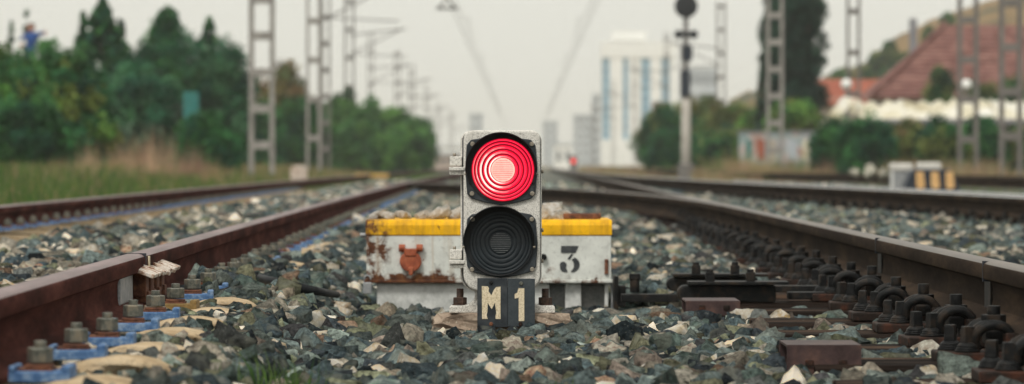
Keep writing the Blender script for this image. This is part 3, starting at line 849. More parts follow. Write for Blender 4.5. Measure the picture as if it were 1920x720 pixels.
while d < 62:
    if k < 10: lab = f'dark timber sleeper under the right rail, {ORD[k]} from the lower right corner' if k else 'dark timber sleeper at the lower right corner, nearest of its row'
    else: lab = 'blurred dark timber sleeper farther back along the right track'
    s = empty('timber_sleeper', (float(XR(d)), d, -.03), lab, 'sleeper', 'timber sleepers of the right track')
    part('timber', TM[k % 5], s, (random.uniform(-.03, .05) if k > 1 else .03, 0, random.uniform(-.003, .002)), .004, rot=(0, 0, random.uniform(-.008, .008)))
    if d < 45: baseplate(s, (0, 0, .0), d < 24)
    if d > 21.0: baseplate(s, (float(XS(d) - XR(d)), 0, .0), False)
    d += TLD; k += 1

# rusty steel covers lying over sleeper ends
def cover(x0, x1, y0, y1, z0, z1, label):
    s = empty('steel_cover', ((x0 + x1) / 2, (y0 + y1) / 2, z0), label, 'cover')
    c = Vector(((x0 + x1) / 2, (y0 + y1) / 2, (z0 + z1) / 2)); w_, l_, h_ = x1 - x0, y1 - y0, z1 - z0
    t = .005
    mb = MB().box((c.x, c.y, z1 - t / 2), (w_, l_, t)).box((c.x, y0 + t / 2, c.z - t / 2), (w_, t, h_ - t)).box((c.x, y1 - t / 2, c.z - t / 2), (w_, t, h_ - t)).box((x1 - t / 2, c.y, c.z - t / 2), (t, l_ - 2 * t, h_ - t))
    mb.build('shell', MAT['rail_cover'], s, bevel=.004)
    for q in (.3, .75):
        MB().box((x0 + w_ * q, y0 - .003, z1 - h_ * .45), (.018, .006, .014)).build('lug', MAT['oily_rust'], s, bevel=.002)
MAT['rail_cover'] = simple('brown_mauve_steel', (0.035, 0.020, 0.020), (0.060, 0.036, 0.035), 18, 0.55, 0.0, 0.3, 0.001, c3=(0.10, 0.055, 0.045), spec=0.25)
cover(.602, .762, 8.02, 8.24, -.075, .012, 'rusty mauve steel cover over a timber sleeper end, lower right')
cover(.525, .685, 10.95, 11.2, -.045, .0, 'flat rusty orange-brown steel cover in front of the black drive brackets')

# ------------------------------------------------------------------ point drive right of the box
s = empty('point_drive', (.7, 11.8, -.03), 'black greasy point drive brackets and rod between the box and right rail', 'point drive')
def slab(y, px0, px1, pyt, h, th, name='drive_plate'):
    a, b = U(px0, pyt, y), U(px1, pyt, y)
    r = h / 2
    poly = [(a.x + r + r * math.cos(t), a.z - r + r * math.sin(t)) for t in np.linspace(math.pi / 2, math.pi * 1.5, 9)] + [(b.x, a.z - h), (b.x, a.z)]
    return MB().prism(poly, lambda u, v, w_: (u, w_, v), y, y + th).build(name, MAT['oily'], s, bevel=.006)
slab(11.65, 1270, 1455, 535, .052, .07)
slab(12.05, 1250, 1420, 520, .045, .07)
a, b = U(1290, 534, 11.65), U(1478, 531, 11.65)
MB().box(((a.x + b.x) / 2, 11.67, a.z + .006), (b.x - a.x, .12, .010)).build('top_plate', MAT['zinc_dark'] if 'zinc_dark' in MAT else MAT['oily'], s, bevel=.002)
a, b = U(1262, 517, 12.05), U(1440, 517, 12.05)
MB().box(((a.x + b.x) / 2, 12.08, a.z + .002), (b.x - a.x, .12, .010)).build('top_plate', MAT['oily'], s, bevel=.002)
for px, py, dd in ((1305, 517, 12.03), (1378, 517, 12.03), (1331, 531, 11.64), (1407, 531, 11.64)):
    p = U(px, py, dd)
    mb = MB().cyl(p, p + Vector((0, 0, .006)), .022, n=14).box(p + Vector((0, 0, .02)), (.028, .028, .028)).cyl(p + Vector((0, 0, .03)), p + Vector((0, 0, .044)), .011, n=12)
    mb.build('bolt', MAT['oily'], s, bevel=.002)
a, b = U(1165, 552, 11.95), U(1272, 552, 11.95)
MB().box(((a.x + b.x) / 2, 11.97, a.z - .012), (b.x - a.x, .05, .026)).build('drive_rod', MAT['oily'], s, bevel=.003)
p = U(1190, 548, 11.98); MB().cyl(p, p + Vector((0, 0, .045)), .016, n=14).box(p + Vector((0, 0, .05)), (.035, .035, .02)).build('rod_pin', MAT['oily'], s, bevel=.002)
p = U(1154, 548, 12.2); MB().box(p + Vector((0, 0, .0)), (.014, .18, .11)).box(p + Vector((.016, -.06, -.01)), (.03, .03, .07)).build('end_bracket', MAT['oily'], s, bevel=.004)
a, b = U(1478, 552, 11.7), U(1640, 552, 11.7)
MB().box(((a.x + b.x) / 2 + .03, 11.74, -.012), (b.x - a.x + .06, .06, .022)).build('drive_rod', MAT['oily'], s, bevel=.003)
a, b = U(1420, 540, 12.05), U(1560, 540, 12.05)
MB().box(((a.x + b.x) / 2 + .03, 12.09, -.003), (b.x - a.x + .06, .06, .022)).build('drive_rod', MAT['oily'], s, bevel=.003)

# ------------------------------------------------------------------ point machine ("3")
Bo = U(916, 527, BOXD)
s = empty('point_machine', (Bo.x, BOXD + .25, -.12), 'white point machine box with yellow top, rust runs and black 3', 'point machine')
def bp(px, py): return U(px, py, BOXD)
x0, x1 = bp(687, 0).x, bp(1146, 0).x
zt, zy, zb = bp(0, 412).z, bp(0, 441).z, bp(0, 525).z
# lid, white: front sheet leaning slightly, lip below
def lidfn(u, v, w_): return (u, BOXD + v, w_)
org = Vector((Bo.x, BOXD, zb))
def boxpart(mb, name, mat, bevel=.003):
    me = mb.mesh(name, mat, org)
    o = bpy.data.objects.new(name, me); link(o, s); o.location = org - s.location
    if bevel: bev(o, bevel)
    return o
DB = .50
mb = MB().box(((x0 + x1) / 2, BOXD + DB / 2, (zb + zy) / 2), (x1 - x0, DB, zy - zb))
lid = boxpart(mb, 'lid', MAT['box_white'], .004)
mb = MB().box(((x0 + x1) / 2, BOXD + DB / 2, zb - .004), (x1 - x0 + .012, DB + .016, .012)); boxpart(mb, 'lid_lip', MAT['box_white'], .003)
prof = [(-.004, zy - .001), (-.004, zt - .018), (.002, zt - .006), (.012, zt), (DB - .012, zt + .0), (DB + .004, zt - .012), (DB + .004, zy - .001)]
mb = MB().prism(prof, lambda u, v, w_: (w_, BOXD + u, v), x0 - .003, x1 + .003)
boxpart(mb, 'lid_top', MAT['box_yellow'], .004)
# lower base, with two pockets on the right
zl = -.13
X0, X1 = bp(706, 0).x, bp(1141, 0).x
by0 = BOXD + .022
segs = [(X0, bp(1030, 0).x), (bp(1060, 0).x, bp(1090, 0).x), (bp(1134, 0).x, X1)]
for a, b in segs:
    MB().box(((a + b) / 2, by0 + .03, (zl + zb - .01) / 2), (b - a, .06, zb - .01 - zl)).build('base_wall', MAT['box_base'], s, bevel=.003)
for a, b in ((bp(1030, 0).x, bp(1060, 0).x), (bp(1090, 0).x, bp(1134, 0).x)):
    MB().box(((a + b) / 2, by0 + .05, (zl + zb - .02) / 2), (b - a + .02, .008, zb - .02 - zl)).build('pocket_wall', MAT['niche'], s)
MB().box(((X0 + X1) / 2, by0 + .062 + (DB - .1) / 2, (zl + zb - .01) / 2), (X1 - X0 - .01, DB - .1, zb - .012 - zl)).build('base_block', MAT['box_base'], s)
p = bp(1148, 552); MB().box((p.x + .002, BOXD + .06, p.z), (.010, .07, .11)).build('side_plate', MAT['zinc'], s, bevel=.002)
# orange round cover with ears and tail
hx = lambda px, py: (px, py)
def facep(poly, y0, y1): return MB().prism([(U(a, b, BOXD).x, U(a, b, BOXD).z) for a, b in poly], lambda u, v, w_: (u, w_, v), BOXD + y0, BOXD + y1)
disc = [(770 + 20.5 * math.cos(t), 490 + 19.5 * math.sin(t)) for t in np.linspace(0, 2 * math.pi, 29)[:-1]]
lk = facep(disc, -.022, .002).build('key_cover', MAT['orange'], s, bevel=.004)
facep([(757, 466), (783, 466), (780, 480), (760, 480)], -.026, .0).build('cover_arm', MAT['orange'], lk, bevel=.003)
facep([(765, 500), (776, 500), (774, 516), (767, 516)], -.028, .0).build('cover_tail', MAT['orange'], lk, bevel=.004)
for a, b in ((748, 760), (781, 793)):
    p, q = U(a, 465, BOXD), U(b, 465, BOXD)
    MB().cyl((p.x, BOXD - .014, p.z), (q.x, BOXD - .014, q.z), .0125, n=14).build('cover_hinge', MAT['orange'], lk, bevel=.002)
# stencilled 3
def arc(cx, cy, rx, ry, a0, a1, n=14): return [(cx + rx * math.cos(R(a)), cy + ry * math.sin(R(a))) for a in np.linspace(a0, a1, n)]
g3 = [[(1052, 461), (1085, 461), (1079, 474), (1052, 474)],
      [(1071, 476), (1075, 476), (1068, 487), (1064, 485)],
      arc(1069, 496, 18, 15, -62, 78) + arc(1067, 497, 9, 12, 70, -60),
      arc(1056, 497, 6.5, 6.5, 150, 400, 14) + [(1064, 508), (1063, 511)] + [(1054, 509), (1050, 504)]]
nb3 = empty_three = None
mb = MB()
for poly in g3: mb.prism([(U(a, b, BOXD).x, U(a, b, BOXD).z) for a, b in poly], lambda u, v, w_: (u, w_, v), BOXD - .0022, BOXD + .001)
mb.build('stencil_number', MAT['stencil'], s)
p = bp(1019, 482); MB().cyl((p.x, BOXD - .02, p.z), (p.x, BOXD, p.z), .011, n=14).build('lid_bolt', MAT['oily'], s, bevel=.002)
p = bp(1137, 500); MB().box((p.x, BOXD - .004, p.z), (.012, .010, .05)).build('side_latch', MAT['rust'], s, bevel=.002)
p = bp(687, 441); MB().cyl((p.x - .022, BOXD + .03, p.z), (p.x + .01, BOXD + .03, p.z), .0075, n=12).build('lid_pin', MAT['zinc'], s, bevel=.002)
# padlock hanging at the left
p = bp(689, 540)
lo = empty('padlock', (p.x, BOXD + .0, p.z - .02), 'grey padlock hanging at the left end of the white box', 'padlock')
MB().box((p.x, BOXD + .0, p.z), (.030, .020, .040)).build('lock_body', MAT['zinc'], lo, bevel=.004)
MB().tube([(p.x - .010, BOXD, p.z + .018), (p.x - .010, BOXD, p.z + .034), (p.x - .004, BOXD, p.z + .041), (p.x + .004, BOXD, p.z + .041), (p.x + .010, BOXD, p.z + .034), (p.x + .010, BOXD, p.z + .018)], .0032, 8).build('shackle', MAT['zinc'], lo)
# things on the box
a, b = U(1056, 407, BOXD + .10), U(1123, 407, BOXD + .10)
rb = empty('rusty_bar', ((a.x + b.x) / 2, BOXD + .1, zt), 'short rusty steel bar lying on top of the white box', 'bar')
MB().box(((a.x + b.x) / 2, BOXD + .10, zt + .0105), (b.x - a.x, .03, .019), rot=(0, 0, .03)).build('bar', MAT['rust'], rb, bevel=.004)
MB().cyl((b.x - .002, BOXD + .1, zt + .011), (b.x + .006, BOXD + .1, zt + .011), .010, n=14).build('bar_end', MAT['rust'], rb, bevel=.001)
for i, (px, w_, py, dd) in enumerate(((722, 24, 409, .2), (756, 22, 408, .25), (792, 22, 408, .2), (824, 34, 405, .15), (852, 28, 404, .2), (1034, 34, 396, .22), (1022, 26, 405, .12), (1050, 22, 404, .18), (705, 18, 410, .2))):
    c = U(px, py, BOXD + dd); r = w_ * BOXD / F * .74
    v, f = HI[(i * 5) % 36]
    o = bpy.data.objects.new('pale_stone', PM[(i * 5) % 36]); link(o)
    o.location = (c.x, BOXD + dd, zt + r * .38); o.rotation_euler = (.2 * i, .1, i * 1.3); o.scale = (r, r, r * .8); o.color = (*srgb(226, 218, 208)[:3], 1)
    names = ['at the left third', 'above the orange round cover', 'between the orange cover and the signal', 'next to the signal, larger', 'against the left edge of the signal', 'biggest, just right of the signal', 'right beside the signal, low', 'touching the rusty bar', 'near the left rusted corner']
    tag(o, f'pale stone on top of the white box, {names[i]}', 'stone', 'pale stones on the box')

# ------------------------------------------------------------------ dwarf signal "M 1"
S0 = U(941, 588, SIGD)
sg = empty('dwarf_signal', (S0.x, SIGD + .06, S0.z), 'grey dwarf signal showing red, with black M 1 plates', 'signal')
def sp(px, py, dy=0): p = U(px, py, SIGD); return (p.x, SIGD + dy, p.z)
def rrect(x0, y0, x1, y1, rt, rb, n=7):
    P = []
    for cx, cy, r, a0 in ((x1 - rt, y0 + rt, rt, -90), (x1 - rb, y1 - rb, rb, 0), (x0 + rb, y1 - rb, rb, 90), (x0 + rt, y0 + rt, rt, 180)):
        P += [(cx + r * math.cos(R(a0 + 90 * i / n)), cy + r * math.sin(R(a0 + 90 * i / n))) for i in range(n + 1)]
    return P
def sface(poly, y0, y1): return MB().prism(poly, lambda u, v, w_: sp(u, v, w_), y0, y1)
sface(rrect(869, 244, 1013, 546, 18, 30), 0, .034).build('front_cover', MAT['cast'], sg, bevel=.006, seg=3)
sface(rrect(866.5, 246, 1014.2, 546.5, 18, 31), .034, .044).build('gasket', MAT['gasket'], sg)
sface(rrect(863, 244.5, 1016, 548, 20, 32), .044, .15).build('rear_case', MAT['cast'], sg, bevel=.006, seg=3)
# hinge lugs on the left
for (yt, yb) in ((293, 328), (468, 503)):
    h = sface([(843, yt), (866, yt), (866, yt + 18), (843, yt + 18)], .012, .06).build('hinge', MAT['cast'], sg, bevel=.003)
    sface([(842, yb - 15), (872, yb - 15), (872, yb - 8), (842, yb - 8)], -.002, .055).build('hinge_leaf', MAT['cast'], h, bevel=.002)
    sface([(843, yb - 7), (870, yb - 7), (870, yb), (843, yb)], .006, .055).build('hinge_leaf', MAT['cast'], h, bevel=.002)
    p = Vector(sp(852, yt, .03)); MB().cyl(p, p + Vector((0, 0, .008)), .0042, n=10).build('hinge_screw', MAT['screw'], h)
for py in (322, 432, 490):
    p = Vector(sp(1015, py, .04)); MB().cyl(p, p + Vector((.006, 0, 0)), .005, n=10).build('case_screw', MAT['screw'], sg)
KS = SIGD / F
def aspect(cx, cy, lit):
    up = -1 if lit else 1
    if lit: poly = [(883, 262), (935, 254), (996, 262), (1004, 272), (1008, 318), (1004, 364), (997, 372), (968, 380), (940, 385), (912, 380), (884, 372), (876, 364), (872, 318), (875, 272)]
    else: poly = [(884, 402), (915, 396), (940, 392), (965, 396), (996, 402), (1004, 410), (1008, 457), (1005, 500), (998, 509), (968, 517), (940, 521), (912, 517), (884, 509), (876, 500), (872, 457), (876, 410)]
    bz = sface(poly, -.008, .002).build('bezel', MAT['black_plate'], sg, bevel=.0025)
    ys = (270, 363) if lit else (411, 505)
    for px, py in ((886, ys[0]), (997, ys[0]), (885, ys[1]), (998, ys[1])):
        p = Vector(sp(px, py, -.008)); sc = MB().cyl(p + Vector((0, .001, 0)), p - Vector((0, .004, 0)), .0062, n=14).build('bezel_screw', MAT['screw'], bz, bevel=.0012)
    # visor: arched hood, long at the top, open below
    hr = 66.5 * KS; hc = Vector(sp(cx - 3.5, cy - 4.0)); n = 64
    a0, a1 = (-28, 208) if lit else (-90, 270)
    mb = MB(); vs = []
    for rr_ in (hr, hr - .0028):
        for i in range(n + 1):
            a = R(a0 + (a1 - a0) * i / n); sn = math.sin(a)
            L = .020 + .055 * max(0, sn + .15) ** .8 if lit else .010 + .062 * max(0, sn + .2) ** .8
            sq = .992 if not lit else 1.0
            vs.append((hc.x + rr_ * math.cos(a), SIGD - .006, hc.z + rr_ * sn * sq))
            vs.append((hc.x + rr_ * math.cos(a), SIGD - .006 - L, hc.z + rr_ * sn * sq))
    q = 2 * (n + 1); fs = []
    for i in range(n):
        b = 2 * i
        fs += [(b, b + 1, b + 3, b + 2), (q + b, q + b + 2, q + b + 3, q + b + 1), (b + 1, q + b + 1, q + b + 3, b + 3)]
    if lit: fs += [(0, q, q + 1, 1), (2 * n, 2 * n + 1, q + 2 * n + 1, q + 2 * n)]
    mb.add(vs, fs, 0, True)
    mb.prism([(hc.x + (hr - .001) * math.cos(t_), hc.z + (hr - .001) * math.sin(t_)) for t_ in np.linspace(0, 2 * math.pi, 49)[:-1]], lambda u, v_, w_: (u, w_, v_), SIGD - .0105, SIGD - .0075)  # black back disc, added in place of the hood's shade on the bezel
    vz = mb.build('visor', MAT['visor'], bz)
    for a in (-10, 190):
        pp = Vector((hc.x + (hr + .001) * math.cos(R(a)), SIGD - .02, hc.z + hr * math.sin(R(a))))
        MB().cyl(pp - Vector((.003, 0, 0)), pp + Vector((.003, 0, 0)), .0035, n=10).build('visor_screw', MAT['screw'], vz)
    # stepped lens
    c = Vector(sp(cx, cy))
    ax = lambda a, r, h: (c.x + r * KS * math.cos(a), SIGD - .009 - h, c.z + r * KS * math.sin(a))
    prof = [(59.5, 0)]; mis = []
    steps = [59, 53, 47, 38.5, 29.5, 22.0]
    for i in range(len(steps) - 1):
        ro, ri = steps[i], steps[i + 1]
        for pt, m_ in (((ro - .2, .004 + .0012 * i), 1), ((ro - 1.0, .0055 + .0012 * i), 1), ((ro - (ro - ri) * .42, .006 + .0012 * i), 2), ((ri + 1.6, .0062 + .0012 * i), 0), ((ri + .6, .0042 + .0012 * i), 1), ((ri + .1, .0042 + .0012 * i), 1)):
            prof.append(pt); mis.append(m_)
    if not lit: prof = [(r_, h_ * .45 if r_ > 23 else h_ * .45) for r_, h_ in prof]
    mb = MB().lathe(prof, c, ax, 72, mis)
    org = c
    me = mb.mesh('lens', [MAT['lens_hot'], MAT['lens_groove'], MAT['lens_deep']] if lit else [MAT['lens_dark'], MAT['lens_dark2'], MAT['lens_dark']], org)
    ln = bpy.data.objects.new('lens', me); link(ln, sg); ln.location = Vector(org) - sg.location
    ln['label'] = 'glowing red ringed lens' if lit else 'unlit dark ringed lens'
    # core disc with horizontal prisms
    mb = MB(); mb.lathe([(22.4, .010 if lit else .004), (20.5, .0125 if lit else .006), (.01, .0135 if lit else .0065)], c, ax, 48, [0, 0])
    me = mb.mesh('lens_core', [MAT['lens_core'] if lit else MAT['lens_dark']], org)
    lc = bpy.data.objects.new('lens_core', me); link(lc, ln)
    for i in range(11):
        zz = (-17.5 + 3.5 * i) * KS; hw = math.sqrt(max(0, (19.5 * KS) ** 2 - zz * zz))
        me = MB().box((0, -.0222 if lit else -.0152, zz), (2 * hw, .002, .0016)).mesh('prism_rib', MAT['lens_core_line'] if lit else MAT['lens_dark_rib'])
        o = bpy.data.objects.new('prism_rib', me); link(o, ln); bev(o, .0006)
MAT['lens_dark2'] = simple('unlit_lens_groove', (0.012, 0.017, 0.022), (0.019, 0.026, 0.032), 40, 0.4, 0, 0, rnd=False, spec=0.25)
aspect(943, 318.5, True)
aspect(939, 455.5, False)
# feet and holding-down bolts
fl = [(842, 577), (846, 574), (868, 574), (880, 571), (888, 563), (892, 548), (905, 548), (905, 588), (842, 588)]
sface(fl, .03, .11).build('foot', MAT['cast'], sg, bevel=.003)
sface([(1881 - a + 2, b) for a, b in fl], .03, .11).build('foot', MAT['cast'], sg, bevel=.003)
sface(rrect(890, 545, 996, 588, 3, 3), .045, .10).build('stem', MAT['cast'], sg)
for px in (862, 1023):
    p = Vector(sp(px, 574, .07)); 
    nu = MB().cyl(p, p + Vector((0, 0, .0035)), .021, n=18).cyl(p + Vector((0, 0, .0035)), p + Vector((0, 0, .021)), .0185, n=6, smooth=False, ph=.25).build('holding_nut', MAT['thread'], sg, bevel=.0015)
    mb = MB()
    for i in range(7): mb.cyl(p + Vector((0, 0, .020 + i * .0035)), p + Vector((0, 0, .0235 + i * .0035)), .0102, .0088, n=14, caps=(i == 6))
    mb.build('stud', MAT['thread'], nu)
# number plates
lp = sface([(895, 521), (951.5, 521), (951.5, 613), (895, 613)], -.016, -.012).build('number_plate', MAT['black_plate'], sg, bevel=.001)
rp = sface([(951.8, 522), (1003, 522), (1003, 612), (951.8, 612)], -.0155, -.011).build('number_plate', MAT['slate_plate'], sg, bevel=.001)
lp['label'] = 'black plate with cream M'; rp['label'] = 'slate plate with cream 1'
M_ = [(903.5, 536), (914.5, 536.5), (917, 540), (916, 546), (921.5, 553), (926, 543), (930, 538), (938.5, 537), (938.5, 597.5), (929.5, 597.5), (929, 592), (930.5, 587), (928, 567), (922, 579.5), (914.5, 567), (914, 584), (912.5, 590), (914.5, 597.5), (904, 597.5)]
one = [(972, 540), (983, 540), (983, 601.5), (972.5, 601.5), (972.5, 558), (965, 559.5), (965, 551), (970, 548)]
def letter(poly, name, par):
    me = sface(poly, -.0175, -.0155)
    return me.build(name, MAT['letter'], par)
letter(M_, 'letter_m', lp); letter(one, 'digit_one', rp)
for px, py, par, mt in ((921, 530, lp, 'oily'), (921, 607, lp, 'rust'), (977, 531, rp, 'nut'), (976, 607, rp, 'oily_rust')):
    p = Vector(sp(px, py, -.0155)); MB().cyl(p, p - Vector((0, .004, 0)), .0058, .0045, n=14).build('rivet', MAT[mt], par, bevel=.001)
sface([(905, 540), (990, 540), (990, 600), (905, 600)], -.012, .045).build('plate_bracket', MAT['gasket'], sg)

# rough concrete footing under the signal
def rough_block(name, poly, y0, y1, z0, z1, mat, label, cat, seed=3):
    r = random.Random(seed); bm = bmesh.new()
    res = bmesh.ops.create_cube(bm, size=1.0)
    bmesh.ops.subdivide_edges(bm, edges=bm.edges, cuts=7, use_grid_fill=True)
    x0, x1 = poly
    for v in bm.verts:
        c = v.co; rr = Vector((abs(c.x) * 2, abs(c.y) * 2, abs(c.z) * 2))
        c.x *= 1 - .06 * rr.z ** 4 - .08 * rr.y ** 4; c.z *= 1 - .12 * rr.x ** 6
        c.x += r.uniform(-.018, .018) * (2.2 if rr.x > .9 else 1); c.y += r.uniform(-.05, .05); c.z += r.uniform(-.05, .05) * (.5 if c.z > .45 else 1)
        v.co = Vector(((x0 + x1) / 2 + c.x * (x1 - x0), (y0 + y1) / 2 + c.y * (y1 - y0), (z0 + z1) / 2 + c.z * (z1 - z0)))
    me = bpy.data.meshes.new(name); bm.to_mesh(me); bm.free(); me.materials.append(mat)
    o = bpy.data.objects.new(name, me); link(o); return tag(o, label, cat)
a, b = sp(815, 600)[0], sp(1068, 600)[0]
rough_block('concrete_footing', (a, b), SIGD + .004, SIGD + .17, -.10, sp(0, 588)[2] - .0005, MAT['footing'], 'rough pinkish concrete footing beneath the signal', 'footing')

# black hose with pale sleeve in the ballast
pts = [G(452, 508, .05), G(470, 517, .05), G(500, 527, .052), (G(545, 536, .045)), G(590, 545, .03), G(632, 553, .01)]
hs = empty('rubber_hose', pts[2] - Vector((0, 0, .05)), 'black rubber hose with pale sleeve lying among the stones left of the box', 'hose')
MB().tube(pts[1:], [.014, .0155, .015, .013, .010], 12).build('hose', MAT['hose'], hs)
MB().tube([pts[0], pts[0] * .5 + pts[1] * .5, pts[1] + (pts[2] - pts[1]) * .15], [.013, .019, .017], 12).build('end_sleeve', MAT['pale_end'], hs)

# ------------------------------------------------------------------ grass
def blades(X, Y, Z, h, wd, C, lean=.3):
    n = len(X); a = rng.uniform(0, 2 * np.pi, n); la = rng.uniform(0, 2 * np.pi, n); le = rng.uniform(0, lean, n) * h
    dx, dy = np.cos(a) * wd / 2, np.sin(a) * wd / 2
    lx, ly = np.cos(la) * le, np.sin(la) * le
    V = np.stack([np.stack([X - dx, Y - dy, Z], -1), np.stack([X + dx, Y + dy, Z], -1),
                  np.stack([X + dx * .7 + lx * .4, Y + dy * .7 + ly * .4, Z + h * .6], -1), np.stack([X - dx * .7 + lx * .4, Y - dy * .7 + ly * .4, Z + h * .6], -1),
                  np.stack([X + lx, Y + ly, Z + h], -1)], 1)
    Fq = np.concatenate([np.array([[0, 1, 2], [0, 2, 3], [3, 2, 4]])[None] + (np.arange(n) * 5)[:, None, None]]).reshape(-1, 3)
    return V.reshape(-1, 3), Fq, np.repeat(C, 5, 0)
def pick(cols, n, var=.25): 
    c = np.array(cols)[rng.integers(0, len(cols), n)]
    return c * rng.uniform(1 - var, 1 + var, (n, 1))
def grass_obj(name, V, Fq, C, label=None, cat=None, kind='stuff'):
    o = bpy.data.objects.new(name, fastmesh(name, V, Fq, C, [MAT['grass']])); link(o)
    return tag(o, label, cat, kind=kind)
GREEN = [(0.065, 0.15, 0.035), (0.09, 0.19, 0.04), (0.12, 0.21, 0.05), (0.05, 0.12, 0.04), (0.16, 0.20, 0.06)]
YEL = [(0.30, 0.27, 0.08), (0.24, 0.25, 0.07)]
DRY = [(0.36, 0.24, 0.14), (0.42, 0.29, 0.19), (0.30, 0.20, 0.12), (0.38, 0.22, 0.16), (0.45, 0.36, 0.22)]
# green verge beyond the far-left rail
n = 110000
Y = 22 + 100 * rng.random(n) ** 1.5
X = XF(Y) - .45 - rng.random(n) ** 1.3 * (4.5 + .05 * Y)
h = rng.uniform(.10, .34, n) * np.clip(.5 + (XF(Y) - .45 - X) * .55, .45, 2.0)
C = pick(GREEN, n) * .85; yl = rng.random(n) < np.clip(.12 + (Y - 40) / 110, .12, .6); C[yl] = pick(YEL + DRY, yl.sum())
grass_obj('grass_verge', *blades(X, Y, np.full(n, -.30) + .1 * np.clip(2 - (XF(Y) - .3 - X), 0, 1), h + .12, rng.uniform(.008, .018, n) * (1 + Y / 90), C, .4), 'green grass verge left of the rails', 'grass')
# grass between the left rails far back
n = 9000
Y = 48 + 90 * rng.random(n); X = XL(Y) - GA * rng.random(n)
grass_obj('grass_between_rails', *blades(X, Y, np.full(n, -.05), rng.uniform(.08, .17, n), rng.uniform(.006, .014, n), pick(GREEN, n), .4), 'green grass growing between the left rails far back', 'grass')
# tall dry grass in front of the trees: separate clumps of stalks
n = 4200; ncl = 46
cpx = rng.uniform(100, 420, ncl); cd = rng.uniform(60, 84, ncl); ch = rng.uniform(.35, 1.25, ncl) * np.clip(1.15 - np.abs(cpx - 270) / 260, .45, 1)
ci = rng.integers(0, ncl, n)
Y = cd[ci] + rng.normal(0, .4, n); X = (cpx[ci] - CX) * cd[ci] / F + rng.normal(0, .07, n)
cc = pick(DRY, ncl, .4)[ci] * rng.uniform(.8, 1.2, (n, 1))
grass_obj('dry_tall_grass', *blades(X, Y, np.full(n, -.3), ch[ci] * rng.uniform(.5, 1.1, n) + .25, rng.uniform(.006, .014, n), cc, .22), 'tall pinkish dry grass before the left trees', 'grass')
# dry grass on the right
n = 26000
Y = 80 + 60 * rng.random(n); cx_ = np.where(rng.random(n) < .5, rng.uniform(1300, 1560, n), rng.uniform(1640, 1960, n)); X = (cx_ - CX) * Y / F
h = rng.uniform(.08, .38, n) * np.where((cx_ > 1660) & (cx_ < 1880), 1.7, 1)
C = pick(DRY, n); yl = rng.random(n) < .25; C[yl] = pick(GREEN, yl.sum())
grass_obj('dry_grass_right', *blades(X, Y, np.full(n, -.32), h + .3, rng.uniform(.01, .025, n), C, .4), 'ochre dry grass below the right-hand sheds', 'grass')
n = 5000; ncl = 60
cpx = rng.uniform(1325, 1570, ncl); cd = rng.uniform(98, 116, ncl); ch = rng.uniform(.35, .95, ncl); ci = rng.integers(0, ncl, n)
Y = cd[ci] + rng.normal(0, .4, n); X = (cpx[ci] - CX) * cd[ci] / F + rng.normal(0, .16, n)
cc = pick(DRY + YEL + GREEN[:2], ncl, .3)[ci] * rng.uniform(.8, 1.2, (n, 1))
grass_obj('wall_weeds', *blades(X, Y, np.full(n, -.32), ch[ci] * rng.uniform(.5, 1.1, n) + .25, rng.uniform(.008, .02, n), cc, .3), 'clumps of dry weeds before the graffiti wall', 'grass')
n = 9000
Y = 120 + 160 * rng.random(n); X = (rng.uniform(1085, 1330, n) - CX) * Y / F
grass_obj('dry_grass_far', *blades(X, Y, np.full(n, -.32), rng.uniform(.25, .75, n), rng.uniform(.015, .03, n), pick(DRY + YEL, n), .4), 'pale dry grass strip below the white tower', 'grass')
n = 7000
Y = 52 + 30 * rng.random(n); X = (rng.uniform(1480, 1960, n) - CX) * Y / F + 1.2
grass_obj('low_weeds_right', *blades(X, Y, np.full(n, -.2), rng.uniform(.1, .26, n), rng.uniform(.008, .016, n), pick(GREEN + DRY[:1], n), .5), 'thin green weeds along the farthest rail', 'grass')
# tufts in the near ballast
def tuft(px, py, nb_, hh, label, z=-.03, spread=.05):
    p = G(px, py, z); n = nb_
    X = rng.normal(0, spread, n); Y = rng.normal(0, spread * .8, n)
    v, f_, c_ = blades(X, Y, np.full(n, -.02), rng.uniform(.4, 1, n) * hh, rng.uniform(.0022, .0045, n), pick([(0.05, 0.11, 0.03), (0.08, 0.15, 0.035), (0.11, 0.17, 0.05)], n), .6)
    t = empty('grass_tuft', p, label, 'grass tuft', 'grass tufts in the ballast')
    o = bpy.data.objects.new('blades', fastmesh('blades', v, f_, c_, [MAT['grass']])); link(o, t); tag(o, kind='stuff')
tuft(478, 735, 110, .11, 'green grass tuft at the bottom edge, left of the signal')
tuft(548, 730, 60, .07, 'smaller grass tuft right beside the tuft at the bottom edge', spread=.03)
tuft(173, 452, 60, .05, 'small weed between the left rails', .02, .03)
tuft(1053, 728, 14, .05, 'tiny grass sprig at the bottom edge right of the signal', spread=.012)

# ------------------------------------------------------------------ trees
def crown_leaves(centers, rad, per, size, cols, cvar=.55, flat=0.0, hang=0.0):
    """leaf-sized quads in clumps; returns V,F,C"""
    centers = np.asarray(centers); n = len(centers)
    cc = 1.9 * np.array(cols)[rng.integers(0, len(cols), n)] * rng.uniform(1 - cvar, 1 + cvar, (n, 1))
    idx = np.repeat(np.arange(n), per); N = len(idx)
    off = rng.normal(size=(N, 3)); off /= np.linalg.norm(off, axis=1)[:, None]; off *= (rng.random((N, 1)) ** .5) * np.asarray(rad)[idx][:, None] if np.ndim(rad) else (rng.random((N, 1)) ** .5) * rad
    off[:, 2] *= (1 - flat)
    P = centers[idx] + off
    M = rotm(N); s = size * rng.uniform(.6, 1.3, N)
    q = np.array([[-.5, 0, 0], [0, -.32, .05], [.5, 0, 0], [0, .32, .05]])
    V = np.einsum('nij,kj->nki', M, q) * s[:, None, None] + P[:, None, :]
    C = np.repeat(cc[idx] * rng.uniform(.8, 1.2, (N, 1)), 4, 0)
    return V.reshape(-1, 3), (np.arange(N)[:, None] * 4 + np.arange(4)[None]), C
